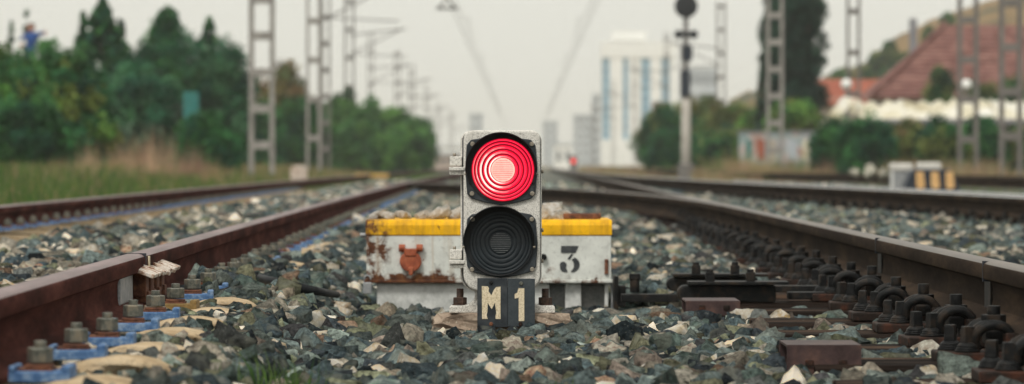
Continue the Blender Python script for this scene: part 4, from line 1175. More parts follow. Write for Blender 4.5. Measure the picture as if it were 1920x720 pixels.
def make_tree(name, base, label, cat, centers, rad, per, size, cols, trunk_h, tr=.08, group=None, flat=0.0, limbs=6):
    t = empty(name, base, label, cat, group)
    b = np.array(base)
    V, Fq, C = crown_leaves(np.asarray(centers), rad * 1.35, int(per * 2.1), size * 0.98, cols, flat=flat)
    o = bpy.data.objects.new('crown', fastmesh('crown', V, Fq, C, [MAT['leaf']])); link(o, t)
    mb = MB().tube([(0, 0, -.1), (.03, 0, trunk_h * .4), (-.02, .02, trunk_h)], [tr, tr * .75, tr * .3], 8)
    cs = np.asarray(centers); 
    for i in rng.choice(len(cs), min(limbs, len(cs)), replace=False):
        e = Vector(cs[i]); st = Vector((0, 0, min(trunk_h * .8, max(.15, e.z * .5))))
        mb.tube([st, (st + e) / 2 + Vector((0, 0, .08)), e], [tr * .45, tr * .3, tr * .1], 6)
    me = mb.mesh('trunk', MAT['bark']); o = bpy.data.objects.new('trunk', me); link(o, t)
    return t
def env_blob(n, rx, ry, h, z0, p=1.0, noise_=.06):
    """clumps filling a rounded bush, biased outward; base at z0"""
    u = rng.normal(size=(n, 3)); u /= np.linalg.norm(u, axis=1)[:, None]
    r = rng.uniform(.45, 1.0, (n, 1)) * (1 + rng.normal(0, noise_, (n, 1)))
    P = u * r * np.array([rx, ry, h / 2]) * .94; P[:, 2] += z0 + h / 2
    return P
def env_cone(n, r, h, z0, p=.82, top=.01):
    t = rng.random(n) ** 1.25
    a = rng.uniform(0, 2 * np.pi, n); rr = (r * (1 - t) ** p + top) * rng.uniform(.5, 1.08, n)
    return np.stack([rr * np.cos(a), rr * np.sin(a), z0 + t * h], -1)
def env_column(n, r, h, z0):
    t = rng.random(n); a = rng.uniform(0, 2 * np.pi, n)
    prof = np.clip(np.minimum((t + .05) * 8, 1), 0, 1) * np.clip((1.0 - t) * 3.0, 0, 1) ** .6
    rr = r * prof * rng.uniform(.25, 1.05, n)
    return np.stack([rr * np.cos(a), rr * np.sin(a), z0 + t * h], -1)
DG = [(0.014, 0.056, 0.021), (0.022, 0.080, 0.026), (0.034, 0.105, 0.030), (0.010, 0.040, 0.021)]
MG = [(0.045, 0.115, 0.025), (0.065, 0.15, 0.03), (0.035, 0.095, 0.028), (0.09, 0.165, 0.035)]
BG = [(0.017, 0.068, 0.036), (0.028, 0.092, 0.044), (0.044, 0.115, 0.054), (0.012, 0.048, 0.030)]
OL = [(0.075, 0.095, 0.03), (0.095, 0.115, 0.035), (0.055, 0.08, 0.028), (0.12, 0.11, 0.04)]
ZG = -.32
def place(px, d): return ((px - CX) * d / F, d, ZG)
def hgt(py, d): return ZC - (py - HY) * d / F - ZG
def tree_px(name, px, d, ytop, wpx, label, cat, kind, cols, n, per, size, rad, z0=.0, group='trees and shrubs behind the left verge', dep=None):
    h = hgt(ytop, d); w_ = wpx * d / F / 2; n = int(n * 1.7)
    if kind == 'blob': c = env_blob(n, w_, dep or w_ * .9, h - z0, z0)
    elif kind == 'cone': c = env_cone(n, w_, h - z0, z0); rad = rad * (1.05 - .85 * (c[:, 2] - z0) / (h - z0))
    else: c = env_column(n, w_, h - z0, z0)
    return make_tree(name, place(px, d), label, cat, c, rad, per, size, cols, h * .75, max(.05, h * .02), group)
T = tree_px
T('broadleaf_shrub', 5, 84, 84, 210, 'large leafy green shrub at the left edge, below the blue figure', 'shrub', 'blob', MG + DG[:2], 150, 70, .13, .24)
T('broadleaf_shrub', 108, 80, 84, 190, 'yellow-dotted green shrub right of the blue figure', 'shrub', 'blob', MG + DG + [(0.10, 0.13, 0.03)], 150, 70, .13, .22)
T('broadleaf_shrub', 45, 76, 200, 200, 'low dark green shrub at the foot of the left-edge shrubs', 'shrub', 'blob', DG, 110, 70, .13, .22)
T('broadleaf_shrub', 22, 112, 40, 45, 'thin dark treetop sticking up at the upper left corner', 'tree', 'cone', DG, 60, 40, .10, .16)
T('fir_tree', 50, 118, 18, 46, 'slim grey-green spire behind the blue figure', 'tree', 'cone', BG, 70, 36, .09, .14)
T('fir_tree', 192, 104, -2, 250, 'tallest dark fir with pointed tip on the left', 'tree', 'cone', DG + BG, 420, 50, .11, .22)
T('fir_tree', 156, 108, 22, 110, 'narrow fir leaning against the tallest one, on its left', 'tree', 'cone', DG, 100, 44, .10, .18)
T('fir_tree', 226, 110, 28, 120, 'narrow fir on the right shoulder of the tallest one', 'tree', 'cone', DG, 100, 44, .10, .18)
T('cypress_tree', 314, 106, 28, 104, 'dark round-topped conifer in the middle of the left tree row', 'tree', 'column', DG + BG[:2], 190, 50, .11, .2)
T('conifer', 266, 112, 54, 140, 'dark conifer filling the gap between the fir and the round-topped conifer', 'tree', 'blob', DG, 120, 50, .12, .22)
T('cypress_tree', 392, 112, 32, 130, 'pale green conifer with blunt tip, second from right in the left tree row', 'tree', 'cone', BG + MG[:1], 160, 50, .11, .22)
T('conifer', 358, 109, 58, 110, 'bushy green conifer between the round-topped and the blunt-tipped ones', 'tree', 'blob', BG, 130, 50, .12, .24)
T('conifer', 424, 108, 66, 110, 'broad green conifer ending the left tree row beside the first mast', 'tree', 'blob', BG + DG[:1], 170, 55, .12, .26)
T('shrub', 262, 92, 118, 170, 'dark blue-green shrub with pale leaves below the firs', 'shrub', 'blob', BG + [(0.07, 0.11, 0.075)], 140, 60, .12, .22)
T('shrub', 385, 84, 222, 120, 'dark shrub below the teal panel', 'shrub', 'blob', DG, 110, 60, .12, .22)
T('autumn_tree', 532, 150, 114, 120, 'brownish tree behind the first lattice mast', 'tree', 'blob', [(0.10, 0.085, 0.035), (0.13, 0.11, 0.04), (0.06, 0.08, 0.03), (0.09, 0.06, 0.03)], 130, 50, .17, .32)
T('shrub', 492, 138, 196, 90, 'dark bush seen through the legs of the first mast', 'shrub', 'blob', DG, 110, 50, .16, .3)
T('shrub', 560, 142, 185, 120, 'dark green hedge bush behind the second mast', 'shrub', 'blob', DG + MG[:1], 130, 50, .17, .32)
for i, (px, yt, wp, lab) in enumerate(((640, 178, 80, 'green hedge bush between the thin masts'), (690, 186, 80, 'tallest bright hedge bush left of the signal'), (735, 196, 80, 'green hedge bush second from its right end'), (778, 222, 66, 'rounded green bush at the right end of the hedge'), (665, 230, 100, 'dark low bush at the foot of the hedge'), (745, 245, 100, 'low bush at the right foot of the hedge'))):
    T('hedge_bush', px, 168 - i * 2, yt, wp * 1.15, lab, 'bush', 'blob', [(0.03, 0.08, 0.025), (0.045, 0.11, 0.03), (0.06, 0.13, 0.03), (0.022, 0.06, 0.022)], 110, 55, .17, .30, group='hedge left of the signal')
# right side
RG_ = 'trees and shrubs on the right'
T('cypress_tree', 1500, 128, -170, 94, 'tall dark columnar cypress on the right', 'tree', 'column', [(0.012, 0.034, 0.023), (0.018, 0.044, 0.028), (0.009, 0.026, 0.019)], 460, 60, .10, .17, group=RG_)
T('cypress_tree', 1460, 131, -90, 60, 'second dark cypress tucked behind the lattice mast', 'tree', 'column', [(0.018, 0.042, 0.028), (0.026, 0.055, 0.034)], 300, 60, .10, .16, group=RG_)
T('cypress_tree', 1428, 130, 78, 26, 'slim cypress shoot left of the tall cypress', 'tree', 'cone', [(0.025, 0.055, 0.035), (0.018, 0.042, 0.028)], 60, 40, .10, .14, group=RG_)
for px, d_, yt, wp, lab, cl in ((1240, 150, 195, 90, 'dark olive bush left of the round-headed signal mast', DG + OL[:1]), (1310, 155, 172, 120, 'olive tree right behind the round-headed signal mast', OL + DG[:1]), (1375, 150, 185, 110, 'olive green tree by the thin lattice mast', OL + MG[:1]), (1425, 140, 200, 90, 'green bush left of the cypress foot', MG + OL), (1490, 122, 180, 110, 'green bush at the foot of the cypress', MG + OL), (1265, 145, 245, 110, 'low dark bush at the signal mast foot', DG), (1370, 142, 235, 110, 'low dark bush left of the graffiti wall', DG + OL)):
    T('bush', px, d_, yt, wp, lab, 'bush', 'blob', cl, 120, 55, .15, .28, group=RG_)
for px, d_, yt, wp, lab, cl in ((1560, 100, 222, 70, 'dark ivy bush under the sloping shed end', DG), (1625, 98, 218, 110, 'dark ivy bush under the white shed roof', DG + BG[:1]), (1700, 99, 226, 90, 'brownish scrub under the white shed roof', OL + [(0.16, 0.11, 0.06)]), (1770, 98, 222, 100, 'green scrub between the shed and the paired masts', DG + OL[:2]), (1840, 99, 224, 90, 'dark green scrub between the two right masts', DG), (1910, 100, 240, 70, 'green scrub at the right edge', DG + OL), (1735, 100, 262, 130, 'rust-brown dry bush above the striped cover', [(0.20, 0.13, 0.07), (0.16, 0.10, 0.055), (0.12, 0.10, 0.05)])):
    T('scrub', px, d_, yt, wp, lab, 'scrub', 'blob', cl, 110, 55, .11, .2, group=RG_)
for px, d_, yt, wp, lab in ((1765, 138, 118, 60, 'small dark tree in front of the big roof'), (1835, 138, 138, 80, 'bushy dark tree in front of the big roof, right of the small one'), (1900, 138, 130, 60, 'dark tree in front of the big roof at the right edge')):
    T('roof_tree', px, d_, yt, wp, lab, 'tree', 'blob', DG + OL[:1], 70, 50, .13, .24, group=RG_)

# ------------------------------------------------------------------ lattice masts and overhead line
def mast(px, d, wpx, label, mat='galv', top=9.0, batt=1.05, parts=True, arm=0, ymin=None):
    b = Vector(((px - CX) * d / F, d, ZG)); w_ = wpx * d / F
    if ymin is not None: top = hgt(ymin, d)
    t = empty('lattice_mast', b, label, 'mast', 'overhead line masts')
    lw = max(.06, w_ * .17)
    joined = MB()
    for sx in (-1, 1):
        for sy in (-1, 1):
            m_ = MB() if parts else joined
            m_.box((sx * (w_ / 2 - lw / 2), sy * (w_ / 2 - lw / 2) * .7, top / 2), (lw, lw * .6, top))
            if parts:
                o = bpy.data.objects.new('leg', m_.mesh('leg', MAT[mat])); link(o, t)
    z = .35; me = None
    while z < top - .1:
        if parts:
            if me is None: me = MB().box((0, -(w_ / 2) * .7 - .004, 0), (w_ * .98, .012, .17)).mesh('batten', MAT[mat])
            o = bpy.data.objects.new('batten', me); link(o, t); o.location = (0, 0, z)
            o = bpy.data.objects.new('batten', me); link(o, t); o.location = (0, (w_ / 2) * 1.4 + .008, z)
        else: joined.box((0, 0, z), (w_, .3, .14))
        z += batt
    if arm:
        a = MB().tube([(0, 0, 6.6), (arm, 0, 6.9)], .035, 6).tube([(0, 0, 5.7), (arm * .9, 0, 6.85)], .03, 6).tube([(0, 0, 5.75), (arm * 1.0, 0, 5.62)], .025, 6)
        o = bpy.data.objects.new('cantilever', a.mesh('cantilever', MAT[mat])); link(o, t)
    if not parts:
        o = bpy.data.objects.new('shaft', joined.mesh('shaft', MAT[mat])); link(o, t)
mast(491, 80, 47, 'big pale lattice mast on the left, nearest of its row', batt=.78, arm=2.4)
mast(588, 105, 27, 'lattice mast second from left, beside the white marker stone', batt=1.1)
mast(611, 128, 17, 'thin lattice mast touching the second one on its right', 'galv_dark', batt=.9, arm=2.5)
mast(655, 170, 19, 'thin lattice mast above the hedge, left of centre', 'galv_dark', batt=1.3, arm=2.6)
for i, (px, d_, yt) in enumerate(((695, 230, 62), (745, 270, 95), (772, 330, 120), (800, 400, 160), (822, 480, 190), (846, 600, 205))):
    mast(px, d_, 11 if i < 3 else 7, 'faint distant mast in the row converging left of the signal', 'galv_dark', parts=False, ymin=yt, arm=2.5)
mast(1453, 108, 31, 'pale lattice mast in front of the cypress', batt=.78)
mast(1600, 118, 25, 'lattice mast above the sloping shed end', 'galv_dark', batt=1.3)
mast(1815, 94, 37, 'wide lattice mast second from the right edge', 'galv_dark', batt=1.0)
mast(1895, 84, 41, 'wide lattice mast at the right edge', 'galv_dark', batt=1.0)
mast(1352, 190, 17, 'thin lattice mast between the signal mast and the cypress', 'galv_dark', batt=1.2, arm=-2.6)
for px, d_, yt in ((1250, 240, 60), (1190, 320, 110), (1150, 400, 150), (1112, 520, 190)):
    mast(px, d_, 9 if d_ < 300 else 6, 'faint distant mast in the row converging right of the signal', 'galv_dark', parts=False, ymin=yt, arm=-2.5)
# contact and carrier wires with droppers
def catenary(fx, label, z1=5.55, z2=6.9, d0=20, d1=900, span=55):
    t = empty('overhead_wire', (fx(d0), d0, 0), label, 'overhead wire', 'overhead wires')
    ds = np.concatenate([np.arange(d0, 300, 5), np.arange(300, d1, 25)])
    MB().tube([(fx(d), d, z1) for d in ds], .009, 5).build('contact_wire', MAT['wire'], t)
    sag = lambda d: z2 - .75 * (1 - (2 * ((d % span) / span) - 1) ** 2)
    MB().tube([(fx(d), d, sag(d)) for d in ds], .009, 5).build('carrier_wire', MAT['wire'], t)
    for d in np.arange(d0 + 5, 420, span / 8):
        MB().tube([(fx(d), d, z1), (fx(d), d, sag(d))], .008, 4).build('dropper', MAT['wire'], t)
catenary(lambda d: float(XL(min(d, 200))) - .55 - (0 if d < 10 else 0) + .004 * max(0, d - 100), 'faint overhead wire converging from above the left track')
catenary(lambda d: 2.25 + .0055 * d, 'faint overhead wire converging from above the right track')
# insulator fitting hanging over the left track
p = U(838, 8, 118)
t = empty('line_fitting', p, 'dark V-shaped line fitting hanging above and left of the signal', 'fitting')
MB().tube([p + Vector((-.30, 0, -.12)), p + Vector((-.1, 0, .05)), p + Vector((0, 0, .35))], .035, 6).tube([p + Vector((.30, 0, -.12)), p + Vector((.1, 0, .05)), p + Vector((0, 0, .35))], .035, 6).tube([p + Vector((-.34, 0, -.13)), p + Vector((.34, 0, -.13))], .045, 6).build('yoke', MAT['wire'], t)
MB().tube([p + Vector((0, 0, .35)), p + Vector((0, 0, 1.6))], .03, 6).build('hanger', MAT['wire'], t)

# ------------------------------------------------------------------ round-headed signal mast on the right
d = 100.0; b = U(1286, 308, d); kk = d / F
t = empty('signal_mast', (b.x, d, ZG), 'tall signal mast with round black head on the right', 'signal')
zf = lambda py: ZC - (py - HY) * kk
MB().cyl((b.x, d, ZG), (b.x, d, zf(182)), .135, .12, n=14).build('post', MAT['pole'], t)
MB().box((b.x, d, ZG + .35), (.42, .42, .75)).build('post_base', MAT['galv_dark'], t, bevel=.02)
MB().cyl((b.x, d, zf(182)), (b.x, d, zf(-5)), .07, n=10).build('pole', MAT['galv_dark'], t)
MB().box((b.x - .02, d - .05, zf(157)), (.26, .22, .72)).build('relay_box', MAT['black_blue'], t, bevel=.02)
h_ = MB().cyl((b.x, d - .10, zf(12)), (b.x, d - .16, zf(12)), .315, n=36).build('head_disc', MAT['lamp_black'], t, bevel=.01)
MB().cyl((b.x + .02, d - .16, zf(18)), (b.x + .02, d - .40, zf(18)), .10, .11, n=20).build('lamp_hood', MAT['lamp_black'], h_)
MB().cyl((b.x + .02, d - .17, zf(20)), (b.x + .02, d - .18, zf(20)), .08, n=20).build('lamp_glass', MAT['far_grey'], h_)
for sx in (-.2, .2): MB().cyl((b.x + sx, d - .05, zf(65)), (b.x + sx, d - .3, zf(65)), .12, n=20).build('lower_lamp', MAT['lamp_black'], t)
MB().box((b.x, d - .02, zf(64)), (.55, .12, .14)).build('lower_bar', MAT['lamp_black'], t, bevel=.03)
MB().box((b.x + .03, d - .02, zf(100)), (.28, .16, .42)).build('junction_box', MAT['black_blue'], t, bevel=.03)
MB().tube([(b.x - .14, d - .1, zf(180)), (b.x - .14, d - .1, zf(90))], .022, 6).build('ladder_rail', MAT['galv'], t)

# ------------------------------------------------------------------ small far red signal
p = U(1075, 302, 140)
t = empty('far_dwarf_signal', (p.x, 140, ZG), 'tiny far dwarf signal showing red, right of the main signal', 'signal')
MB().box((p.x, 140.1, (ZG + p.z + .2) / 2), (.26, .18, p.z + .2 - ZG)).build('case', MAT['galv_dark'], t, bevel=.03)
MB().cyl((p.x, 140.02, p.z), (p.x, 139.99, p.z), .085, n=20).build('lens', MAT['far_red'], t)

# ------------------------------------------------------------------ striped cover and boxes on the right
d = 45.0; kk = d / F
zf = lambda py, dd=d: ZC - (py - HY) * dd / F
xf = lambda px, dd=d: (px - CX) * dd / F
t = empty('striped_cover', (xf(1745), d, -.1), 'black cover with three orange stripes beside the right rails', 'cover')
poly = [(1690, 362), (1708, 322), (1716, 317), (1778, 317), (1786, 323), (1804, 362)]
MB().prism([(xf(a), zf(b_)) for a, b_ in poly], lambda u, v, w_: (u, w_, v), d, d + .45).build('cover', MAT['black_blue'], t, bevel=.02)
for px in (1725.5, 1753.5, 1781): 
    MB().prism([(xf(px - 8), zf(322)), (xf(px + 6), zf(322)), (xf(px + 9), zf(350)), (xf(px + 4), zf(354)), (xf(px - 5), zf(354)), (xf(px - 8), zf(346))], lambda u, v, w_: (u, w_, v), d - .004, d + .01).build('stripe', MAT['stripe'], t)
def cabinet(px0, px1, pyt, dd, label):
    xa, xb = (px0 - CX) * dd / F, (px1 - CX) * dd / F; zt_ = zf(pyt, dd)
    t = empty('white_cabinet', ((xa + xb) / 2, dd, -.12), label, 'cabinet', 'white boxes behind the striped cover')
    MB().box(((xa + xb) / 2, dd + .16, (zt_ - .10 - .12) / 2), (xb - xa - .02, .30, zt_ - .10 + .12)).build('body', MAT['zinc'], t, bevel=.01)
    MB().box(((xa + xb) / 2, dd + .16, zt_ - .05), (xb - xa, .34, .10)).build('lid', MAT['cast'], t, bevel=.025)
    MB().box((xa + .012, dd + .0, (zt_ - .10 - .12) / 2), (.02, .02, zt_ - .10 + .11)).build('corner_post', MAT['white_wall'], t)
cabinet(1671, 1712, 306, 46.5, 'grey cabinet with white lid left of the striped cover')
cabinet(1722, 1765, 304.5, 47.5, 'white-lidded box peeking over the striped cover')
# pale rubble left of the boxes
for i, (px, py, w_, lab) in enumerate(((1600, 316, 22, 'leftmost'), (1632, 314, 34, 'largest and whitest'), (1655, 320, 22, 'rightmost'), (1668, 320, 14, 'smallest'))):
    dd = 60; c = U(px, py, dd); r = w_ * dd / F * .5
    o = bpy.data.objects.new('rubble_stone', PM[i * 3]); link(o); o.location = (c.x, dd, c.z - .06); o.scale = (r, r, r * 1.1); o.rotation_euler = (i, i * 2, i); o.color = (*srgb(176, 172, 158)[:3], 1)
    tag(o, f'pale rubble stone left of the grey cabinet, {lab}', 'stone', 'pale rubble right')

# yellow lidded box and white marker on the left
p = G(697, 333, 0.10); d = p.y
t = empty('yellow_box', (p.x, d, -.05), 'low yellow-topped box beside the left rails', 'box')
w_ = 62 * d / F
MB().box((p.x, d + .15, .02), (w_ * .92, .28, .16)).build('body', MAT['far_tan'], t, bevel=.01)
MB().box((p.x, d + .15, .14), (w_, .32, .08)).build('lid', MAT['yellow'], t, bevel=.015)
d = 72; x_ = (560 - CX) * d / F
t = empty('marker_stone', (x_, d, ZG), 'white marker stone with rusty stains in the left grass', 'marker')
poly = [(-.17, 0), (.17, 0), (.16, .62), (.10, .70), (-.10, .70), (-.16, .62)]
MB().prism([(x_ + a, ZG + b_) for a, b_ in poly], lambda u, v, w_: (u, w_, v), d, d + .16).build('slab', MAT['marker'] if 'marker' in MAT else MAT['flake'], t, bevel=.015)
MB().box((x_, d + .08, ZG + .03), (.42, .26, .10)).build('plinth', MAT['pole'], t, bevel=.01)
# teal panel
a, b_ = U(346, 172, 88), U(371, 232, 88)
t = empty('teal_panel', ((a.x + b_.x) / 2, 88, ZG), 'teal sheet panel showing between the left trees', 'panel')
MB().box(((a.x + b_.x) / 2, 88, (a.z + b_.z) / 2), (b_.x - a.x, .03, a.z - b_.z)).build('sheet', MAT['teal'], t)
for xx in (a.x, b_.x): MB().tube([(xx, 88.05, ZG), (xx, 88.05, a.z)], .03, 6).build('post', MAT['teal'], t)

# ------------------------------------------------------------------ person in blue on a ladder behind the left shrubs
d = 100.0
def pp(px, py, dy=0): q = U(px, py, d); return Vector((q.x, d + dy, q.z))
pe = pp(60, 110)
feet = pp(60, 165)
t = empty('person', (pe.x, d, feet.z), 'person in blue work clothes with arms spread, above the left shrubs', 'person')
J = [(pp(60, 105), .15), (pp(59, 92), .17), (pp(59, 76), .22), (pp(59, 66), .19), (pp(59, 60), .07), (pp(58, 57), .055),
     (pp(50, 67), .10), (pp(42, 71), .085), (pp(38, 76), .06), (pp(69, 66), .10), (pp(77, 63), .085), (pp(83, 61), .06),
     (pp(56, 118), .11), (pp(56, 142), .075), (pp(56, 163), .05), (pp(64, 118), .11), (pp(64, 140, .05), .075), (pp(64, 161, .05), .05)]
E = [(0, 1), (1, 2), (2, 3), (3, 4), (4, 5), (3, 6), (6, 7), (7, 8), (3, 9), (9, 10), (10, 11), (0, 12), (12, 13), (13, 14), (0, 15), (15, 16), (16, 17)]
me = bpy.data.meshes.new('body'); me.from_pydata([p - t.location for p, r in J], E, []); me.materials.append(MAT['blue_cloth'])
o = bpy.data.objects.new('body', me); link(o, t)
o.modifiers.new('skin', 'SKIN'); o.modifiers.new('sub', 'SUBSURF').render_levels = 2
for i, (p, r) in enumerate(J): me.skin_vertices[0].data[i].radius = (r, r * .8)
me.skin_vertices[0].data[0].use_root = True
hd = pp(58, 52)
bm = bmesh.new(); bmesh.ops.create_uvsphere(bm, u_segments=20, v_segments=14, radius=.11)
for v in bm.verts:
    v.co.z *= 1.2
    if v.co.z < -.05: v.co.x *= .8
    if abs(v.co.x) < .03 and v.co.y < -.08 and abs(v.co.z) < .04: v.co.y -= .02
me = bpy.data.meshes.new('head'); bm.to_mesh(me); bm.free(); me.materials.append(MAT['skin']); o = bpy.data.objects.new('head', me); link(o, t); o.location = hd - t.location; me.polygons.foreach_set('use_smooth', [True] * len(me.polygons))
bm = bmesh.new(); bmesh.ops.create_uvsphere(bm, u_segments=16, v_segments=10, radius=.118)
bmesh.ops.delete(bm, geom=[v for v in bm.verts if v.co.z < .03 and v.co.y < .02], context='VERTS')
me = bpy.data.meshes.new('hair'); bm.to_mesh(me); bm.free(); me.materials.append(MAT['hair']); o = bpy.data.objects.new('hair', me); link(o, t); o.location = hd - t.location + Vector((0, .012, .02))
for q, dx in ((pp(40, 84), -1), (pp(85, 60), 1)):
    mb = MB().box(q - t.location, (.07, .04, .08))
    for k in range(4): mb.tube([q - t.location + Vector((-.026 + .017 * k, 0, -.03)), q - t.location + Vector((-.028 + .018 * k, -.012, -.09 + .006 * abs(k - 1)))], .008, 5)
    mb.tube([q - t.location + Vector((dx * -.03, 0, .01)), q - t.location + Vector((dx * -.055, -.01, -.04))], .009, 5)
    o = bpy.data.objects.new('hand', mb.mesh('hand', MAT['skin'])); link(o, t); bev(o, .008)
lt = empty('step_ladder', (pe.x, d + .12, ZG), 'step ladder under the person in blue, mostly hidden by leaves', 'ladder')
for sx in (-.22, .22):
    MB().tube([(pe.x + sx, d - .25, ZG), (pe.x + sx * .7, d + .1, feet.z + .5)], .03, 6).build('rail', MAT['galv'], lt)
    MB().tube([(pe.x + sx, d + .9, ZG), (pe.x + sx * .7, d + .16, feet.z + .5)], .03, 6).build('rail', MAT['galv'], lt)
z = ZG + .3
while z < feet.z + .2:
    f_ = (z - ZG) / (feet.z + .5 - ZG); MB().box((pe.x, d - .25 + .35 * f_, z), (.44 * (1 - .3 * f_), .09, .03)).build('rung', MAT['galv'], lt); z += .28

# ------------------------------------------------------------------ buildings
def tower():
    d = 900.0; x = lambda px: (px - CX) * d / F; z = lambda py: ZC - (py - HY) * d / F
    t = empty('tower_block', (x(1195), d, ZG), 'tall hazy white tower with blue glass strips', 'building')
    W_ = (x(1128), x(1268)); base, topz = -2, z(78)
    strips = [(1129, 1143), (1168, 1178), (1202, 1219), (1240, 1256)]
    edges = [1127] + [e for s_ in strips for e in s_] + [1268]
    MB().box(((W_[0] + W_[1]) / 2, d + 7.6, (base + topz) / 2), (W_[1] - W_[0] - .2, 14, topz - base)).build('core', MAT['white_wall'], t)
    for i in range(0, len(edges), 2):
        a, b_ = x(edges[i]), x(edges[i + 1])
        if b_ - a > .05: MB().box(((a + b_) / 2, d + .2, (base + topz) / 2), (b_ - a, .8, topz - base)).build('pier', MAT['white_wall'], t)
    MB().box(((W_[0] + W_[1]) / 2, d + .1, (z(108) + topz) / 2), (W_[1] - W_[0] + .3, 1.1, topz - z(108))).build('parapet', MAT['white_wall'], t)
    MB().box(((W_[0] + W_[1]) / 2, d + .1, (z(262) + base) / 2), (W_[1] - W_[0] + .3, 1.1, z(262) - base)).build('plinth', MAT['white_wall'], t)
    MB().box((x(1180), d + 7, z(66)), (x(1215) - x(1150), 8, z(58) - z(76))).build('plant_room', MAT['white_wall'], t)
    for a, b_ in strips:
        nfl = 9; h = (z(108) - z(262)) / nfl
        for k in range(nfl):
            MB().box(((x(a) + x(b_)) / 2, d + .45, z(262) + h * (k + .5)), (x(b_) - x(a), .2, h - .22)).build('window', MAT['glass_blue'], t)
    for px in (1155, 1205): MB().box((x(px), d + .5, z(92)), (1.2, .9, .8)).build('vent', MAT['far_grey'], t)
    MB().tube([(x(1204), d + 7, z(60)), (x(1204), d + 7, z(52))], .12, 6).build('antenna', MAT['far_grey'], t)
tower()
def block(px0, px1, ytop, d, mat, label, rows=4, colsn=3, name='apartment_block'):
    xa, xb = (px0 - CX) * d / F, (px1 - CX) * d / F; zt_ = ZC - (ytop - HY) * d / F
    t = empty(name, ((xa + xb) / 2, d, ZG), label, 'building')
    MB().box(((xa + xb) / 2, d + 6, (zt_ - 1) / 2), (xb - xa, 12, zt_ + 1)).build('wall', MAT[mat], t)
    MB().box(((xa + xb) / 2, d + 6, zt_ + .15), (xb - xa + .4, 12.4, .3)).build('roof', MAT['far_grey'], t)
    for r_ in range(rows):
        for c_ in range(colsn):
            MB().box((xa + (xb - xa) * (c_ + .5) / colsn, d - .02, zt_ * (r_ + .5) / rows), ((xb - xa) / colsn * .45, .1, zt_ / rows * .5)).build('window', MAT['dark_win'], t)
block(1292, 1346, 130, 780, 'far_grey', 'hazy grey block behind the olive trees', 5, 4)
block(1076, 1112, 216, 1100, 'far_grey', 'faint grey-blue block left of the white tower', 6, 3)
block(1112, 1126, 178, 1000, 'far_grey', 'narrow grey slab touching the left side of the white tower', 7, 1)
block(1228, 1252, 192, 700, 'tile_red', 'reddish house behind the dark olive bush', 2, 2, 'house')
block(1040, 1072, 272, 600, 'white_wall', 'small white shed right of the main signal', 1, 2, 'shed')
block(806, 866, 290, 420, 'far_tan', 'long low tan building at the end of the hedge', 1, 5, 'shed')
block(816, 870, 276, 640, 'white_wall', 'pale low building behind the tan one', 1, 4, 'shed')
block(880, 905, 214, 1200, 'far_grey', 'faint distant tower just above the signal on the left', 6, 2)
block(1018, 1046, 228, 1300, 'far_grey', 'faint distant tower just right of the signal', 6, 2)

# big hipped roof house
d = 150.0; x = lambda px, dd=d: (px - CX) * dd / F; z = lambda py, dd=d: ZC - (py - HY) * dd / F
t = empty('house', (x(1800), d, ZG), 'house with big dusty-pink tiled hip roof on the right', 'building')
MB().box((x(1840), d + 3.2, z(178) / 2 - .2), (x(2040) - x(1640) - .6, 5.6, z(178) + .3)).build('wall', MAT['plaster'], t)
rf = None
nC = 17; z0, z1 = z(180), z(38); xl0, xl1 = x(1636), x(1795); xr0, xr1 = x(2060), x(1980)
for i in range(nC):
    a, b_ = i / nC, (i + 1) / nC + .012
    p = [(xl0 + (xl1 - xl0) * a, d + 4.2 * a, z0 + (z1 - z0) * a), (xr0 + (xr1 - xr0) * a, d + 4.2 * a, z0 + (z1 - z0) * a),
         (xr0 + (xr1 - xr0) * b_, d + 4.2 * b_, z0 + (z1 - z0) * b_ - .07), (xl0 + (xl1 - xl0) * b_, d + 4.2 * b_, z0 + (z1 - z0) * b_ - .07)]
    p = [Vector(q) for q in p]; lo_ = [q - Vector((0, 0, .10)) for q in p]
    MB().add(p + lo_, [(0, 1, 2, 3), (7, 6, 5, 4), (0, 4, 5, 1), (1, 5, 6, 2), (2, 6, 7, 3), (3, 7, 4, 0)]).build('tile_course', MAT['tile_pink'], t)
MB().tube([(xl0, d, z0 + .02), (xl1, d + 4.2, z1 + .05)], .11, 8).build('hip_ridge', MAT['tile_pink'], t)
MB().add([(xl0, d, z0), (xl1, d + 4.2, z1), (xl0 + .1, d + 8.4, z0), (xl0, d, z0 - .06), (xl1, d + 4.2, z1 - .06), (xl0 + .1, d + 8.4, z0 - .06)], [(0, 1, 2), (5, 4, 3), (0, 3, 4, 1), (1, 4, 5, 2), (2, 5, 3, 0)]).build('hip_slope', MAT['tile_pink'], t)
MB().box((x(1717, 152), 153.0, z(72, 152)), (.30, .4, 1.7)).build('chimney', MAT['shed_grey'], t, bevel=.02)
# second red roof
d2 = 170.0
t = empty('house', (x(1590, d2), d2, ZG), 'house with bright orange-red roof left of the big roof', 'building')
MB().box((x(1600, d2), d2 + 3, z(192, d2) / 2), (x(1660, d2) - x(1542, d2), 5, z(192, d2) + .4)).build('wall', MAT['plaster'], t)
for i in range(8):
    a, b_ = i / 8, (i + 1) / 8 + .02; za, zb_ = z(194, d2), z(146, d2)
    p = [Vector((xx, d2 + 3 * q, za + (zb_ - za) * q - (.02 if q == b_ else 0))) for xx, q in ((x(1538, d2), a), (x(1668, d2), a), (x(1668, d2), b_), (x(1538, d2), b_))]
    lo_ = [q - Vector((0, 0, .07)) for q in p]
    MB().add(p + lo_, [(0, 1, 2, 3), (7, 6, 5, 4), (0, 4, 5, 1), (1, 5, 6, 2), (2, 6, 7, 3), (3, 7, 4, 0)]).build('tile_course', MAT['tile_red'], t)
